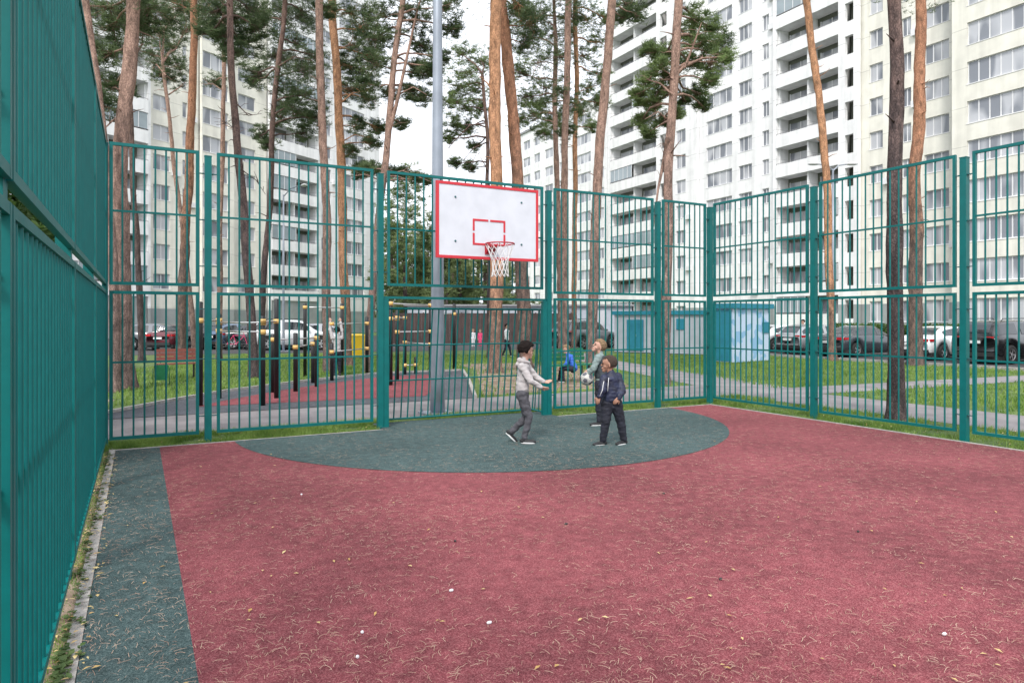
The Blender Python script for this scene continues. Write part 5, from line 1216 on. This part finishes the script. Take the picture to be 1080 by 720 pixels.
# --- boy in navy
K = px(9.5, 643, 469)
J = dict(head=K(642,384.5), neck=K(644,394), shL=K(637,399.5,-.04), shR=K(652,398.5,.04), elL=K(634.5,411,-.12), wrL=K(630.5,417.5,-.13), elR=K(656,412,-.04), wrR=K(651,419,-.12), pelvis=K(645,421),
  hipL=K(640.5,426,0), hipR=K(649.5,426,0), knL=K(638.5,445,-.03), anL=K(635.5,464.5,-.02), knR=K(655,445,.02), anR=K(658,464,.02))
o, jk, P = person(643, 469, 9.5, 'boy in navy tracksuit with white piping standing with legs apart', J, dict(s=1.02, hs=1.14, face=V3(-.96,.16,.05), skin='skin2', hair='hair_s', hth=.006, fringe=.42, trousers='navyt', jacket='navy', jl=1.18, tl=1.14, hem=(0,0,.015),
  handL=(V3(-.25,0,-.95), V3(.3,.8,0), .5, 1), handR=(V3(-.5,-.1,-.6), V3(0,.9,0), .8, -1), toeL=V3(-.9,-.45,0), toeR=V3(-.75,-.65,0)))
b = MB()
def onjack(pts, off=.0): b.tube(pts, .0045, 5)
for (a_, c_) in (((637,398.5,-.045),(634.5,410,-.178)),((634.5,410,-.178),(631.5,416,-.178)),):
    p, q = K(*a_), K(*c_); 
b.tube([K(637.5,396.5,-.075), K(635,404,-.135), K(633.5,410.5,-.176), K(631,416.5,-.172)], .0055, 6); b.tube([K(641,398,-.092), K(640,406,-.125), K(639.5,412,-.135)], .005, 6)
b.build('piping', M['tape'], jk, True)
# --- seated child in blue, right behind the back fence
K = px(19.2, 603, 402)
J = dict(head=K(597,368), neck=K(598.5,373), shL=K(599,376.5,-.13), shR=K(603,376,.12), elL=K(597,383,-.15), wrL=K(592.5,387,-.1), elR=K(600,383,.14), wrR=K(593,387,.1), pelvis=K(605.5,387.5),
  hipL=K(604,388.5,-.08), hipR=K(605,388.5,.08), knL=K(592.5,388,-.1), anL=K(594,400,-.1), knR=K(592,389,.12), anR=K(590,400.5,.12))
person(603, 402, 19.2, 'child in bright blue jacket sitting on the green bench', J, dict(s=1.05, hs=1.1, face=V3(-.9,-.3,-.2), skin='skin', hair='hair_l', trousers='navyt', jacket='bluej', flat=V3(1,0,0),
  handL=(V3(-.7,0,-.5), V3(0,.8,0), .4, -1), handR=(V3(-.7,0,-.5), V3(0,-.8,0), .4, 1), toeL=V3(-1,0,0), toeR=V3(-1,.2,0)))
# --- person hanging on the bars
def standing(u, v, Y, h, label, jacket, trousers, face, hairm='hair_b', arms='down', stride=0.0, skin='skin'):
    k = h/1.37; f = face.normalized(); l = V3(-f.y, f.x, 0).normalized()
    S_ = lambda a, b, z: (l*a + f*b + V3(0,0,z))*k
    J = dict(head=S_(0,.01,1.262), neck=S_(0,-.01,1.13), shL=S_(.135,0,1.065), shR=S_(-.135,0,1.065), pelvis=S_(0,0,.72), hipL=S_(.065,0,.67), hipR=S_(-.065,0,.67), knL=S_(.07,.02+stride*.5,.37), knR=S_(-.07,.02-stride*.2,.37), anL=S_(.075,stride,.066), anR=S_(-.075,-stride,.066))
    if arms == 'up': J.update(elL=S_(.17,.08,1.3), wrL=S_(.15,.12,1.52), elR=S_(-.17,.08,1.3), wrR=S_(-.15,.12,1.52)); hd = (V3(0,0,1), f, .9, 1)
    else: J.update(elL=S_(.175,-.02+stride*-.3,.85), wrL=S_(.17,.05-stride*.4,.65), elR=S_(-.175,-.02+stride*.3,.85), wrR=S_(-.17,.05+stride*.4,.65)); hd = (V3(0,.05,-1), V3(0,0,.01)+f, .4, 1)
    return person(u, v, Y, label, J, dict(s=k, hs=(1.04 if h < 1.4 else 1.12), face=f, skin=skin, hair=hairm, trousers=trousers, jacket=jacket, flat=f, handL=hd, handR=(hd[0],hd[1],hd[2],-1), toeL=f, toeR=f))
standing(355.5, 396.5, depth(396.5), 1.48, 'person in grey top and dark trousers reaching up to the workout bars', 'hoodie', 'navyt', V3(-.6,.8,0), arms='up')
standing(534.5, 375.5, depth(375.5), 1.5, 'person in pale top and dark trousers walking beyond the thick orange pine', 'whitec', 'navyt', V3(.9,-.4,0), stride=.16)
standing(506.5, 365.5, depth(365.5), 1.05, 'small child in pink on the lawn by the brown fence', 'pink', 'pink', V3(-.2,-1,0), 'hair_l')
standing(499, 366, depth(366), 1.1, 'small child in white beside the child in pink', 'whitec', 'whitec', V3(.5,-1,0), 'hair_l')
standing(847, 371, depth(371), 1.72, 'person in white standing between the parked cars on the right', 'whitec', 'jeans', V3(-1,-.3,0))
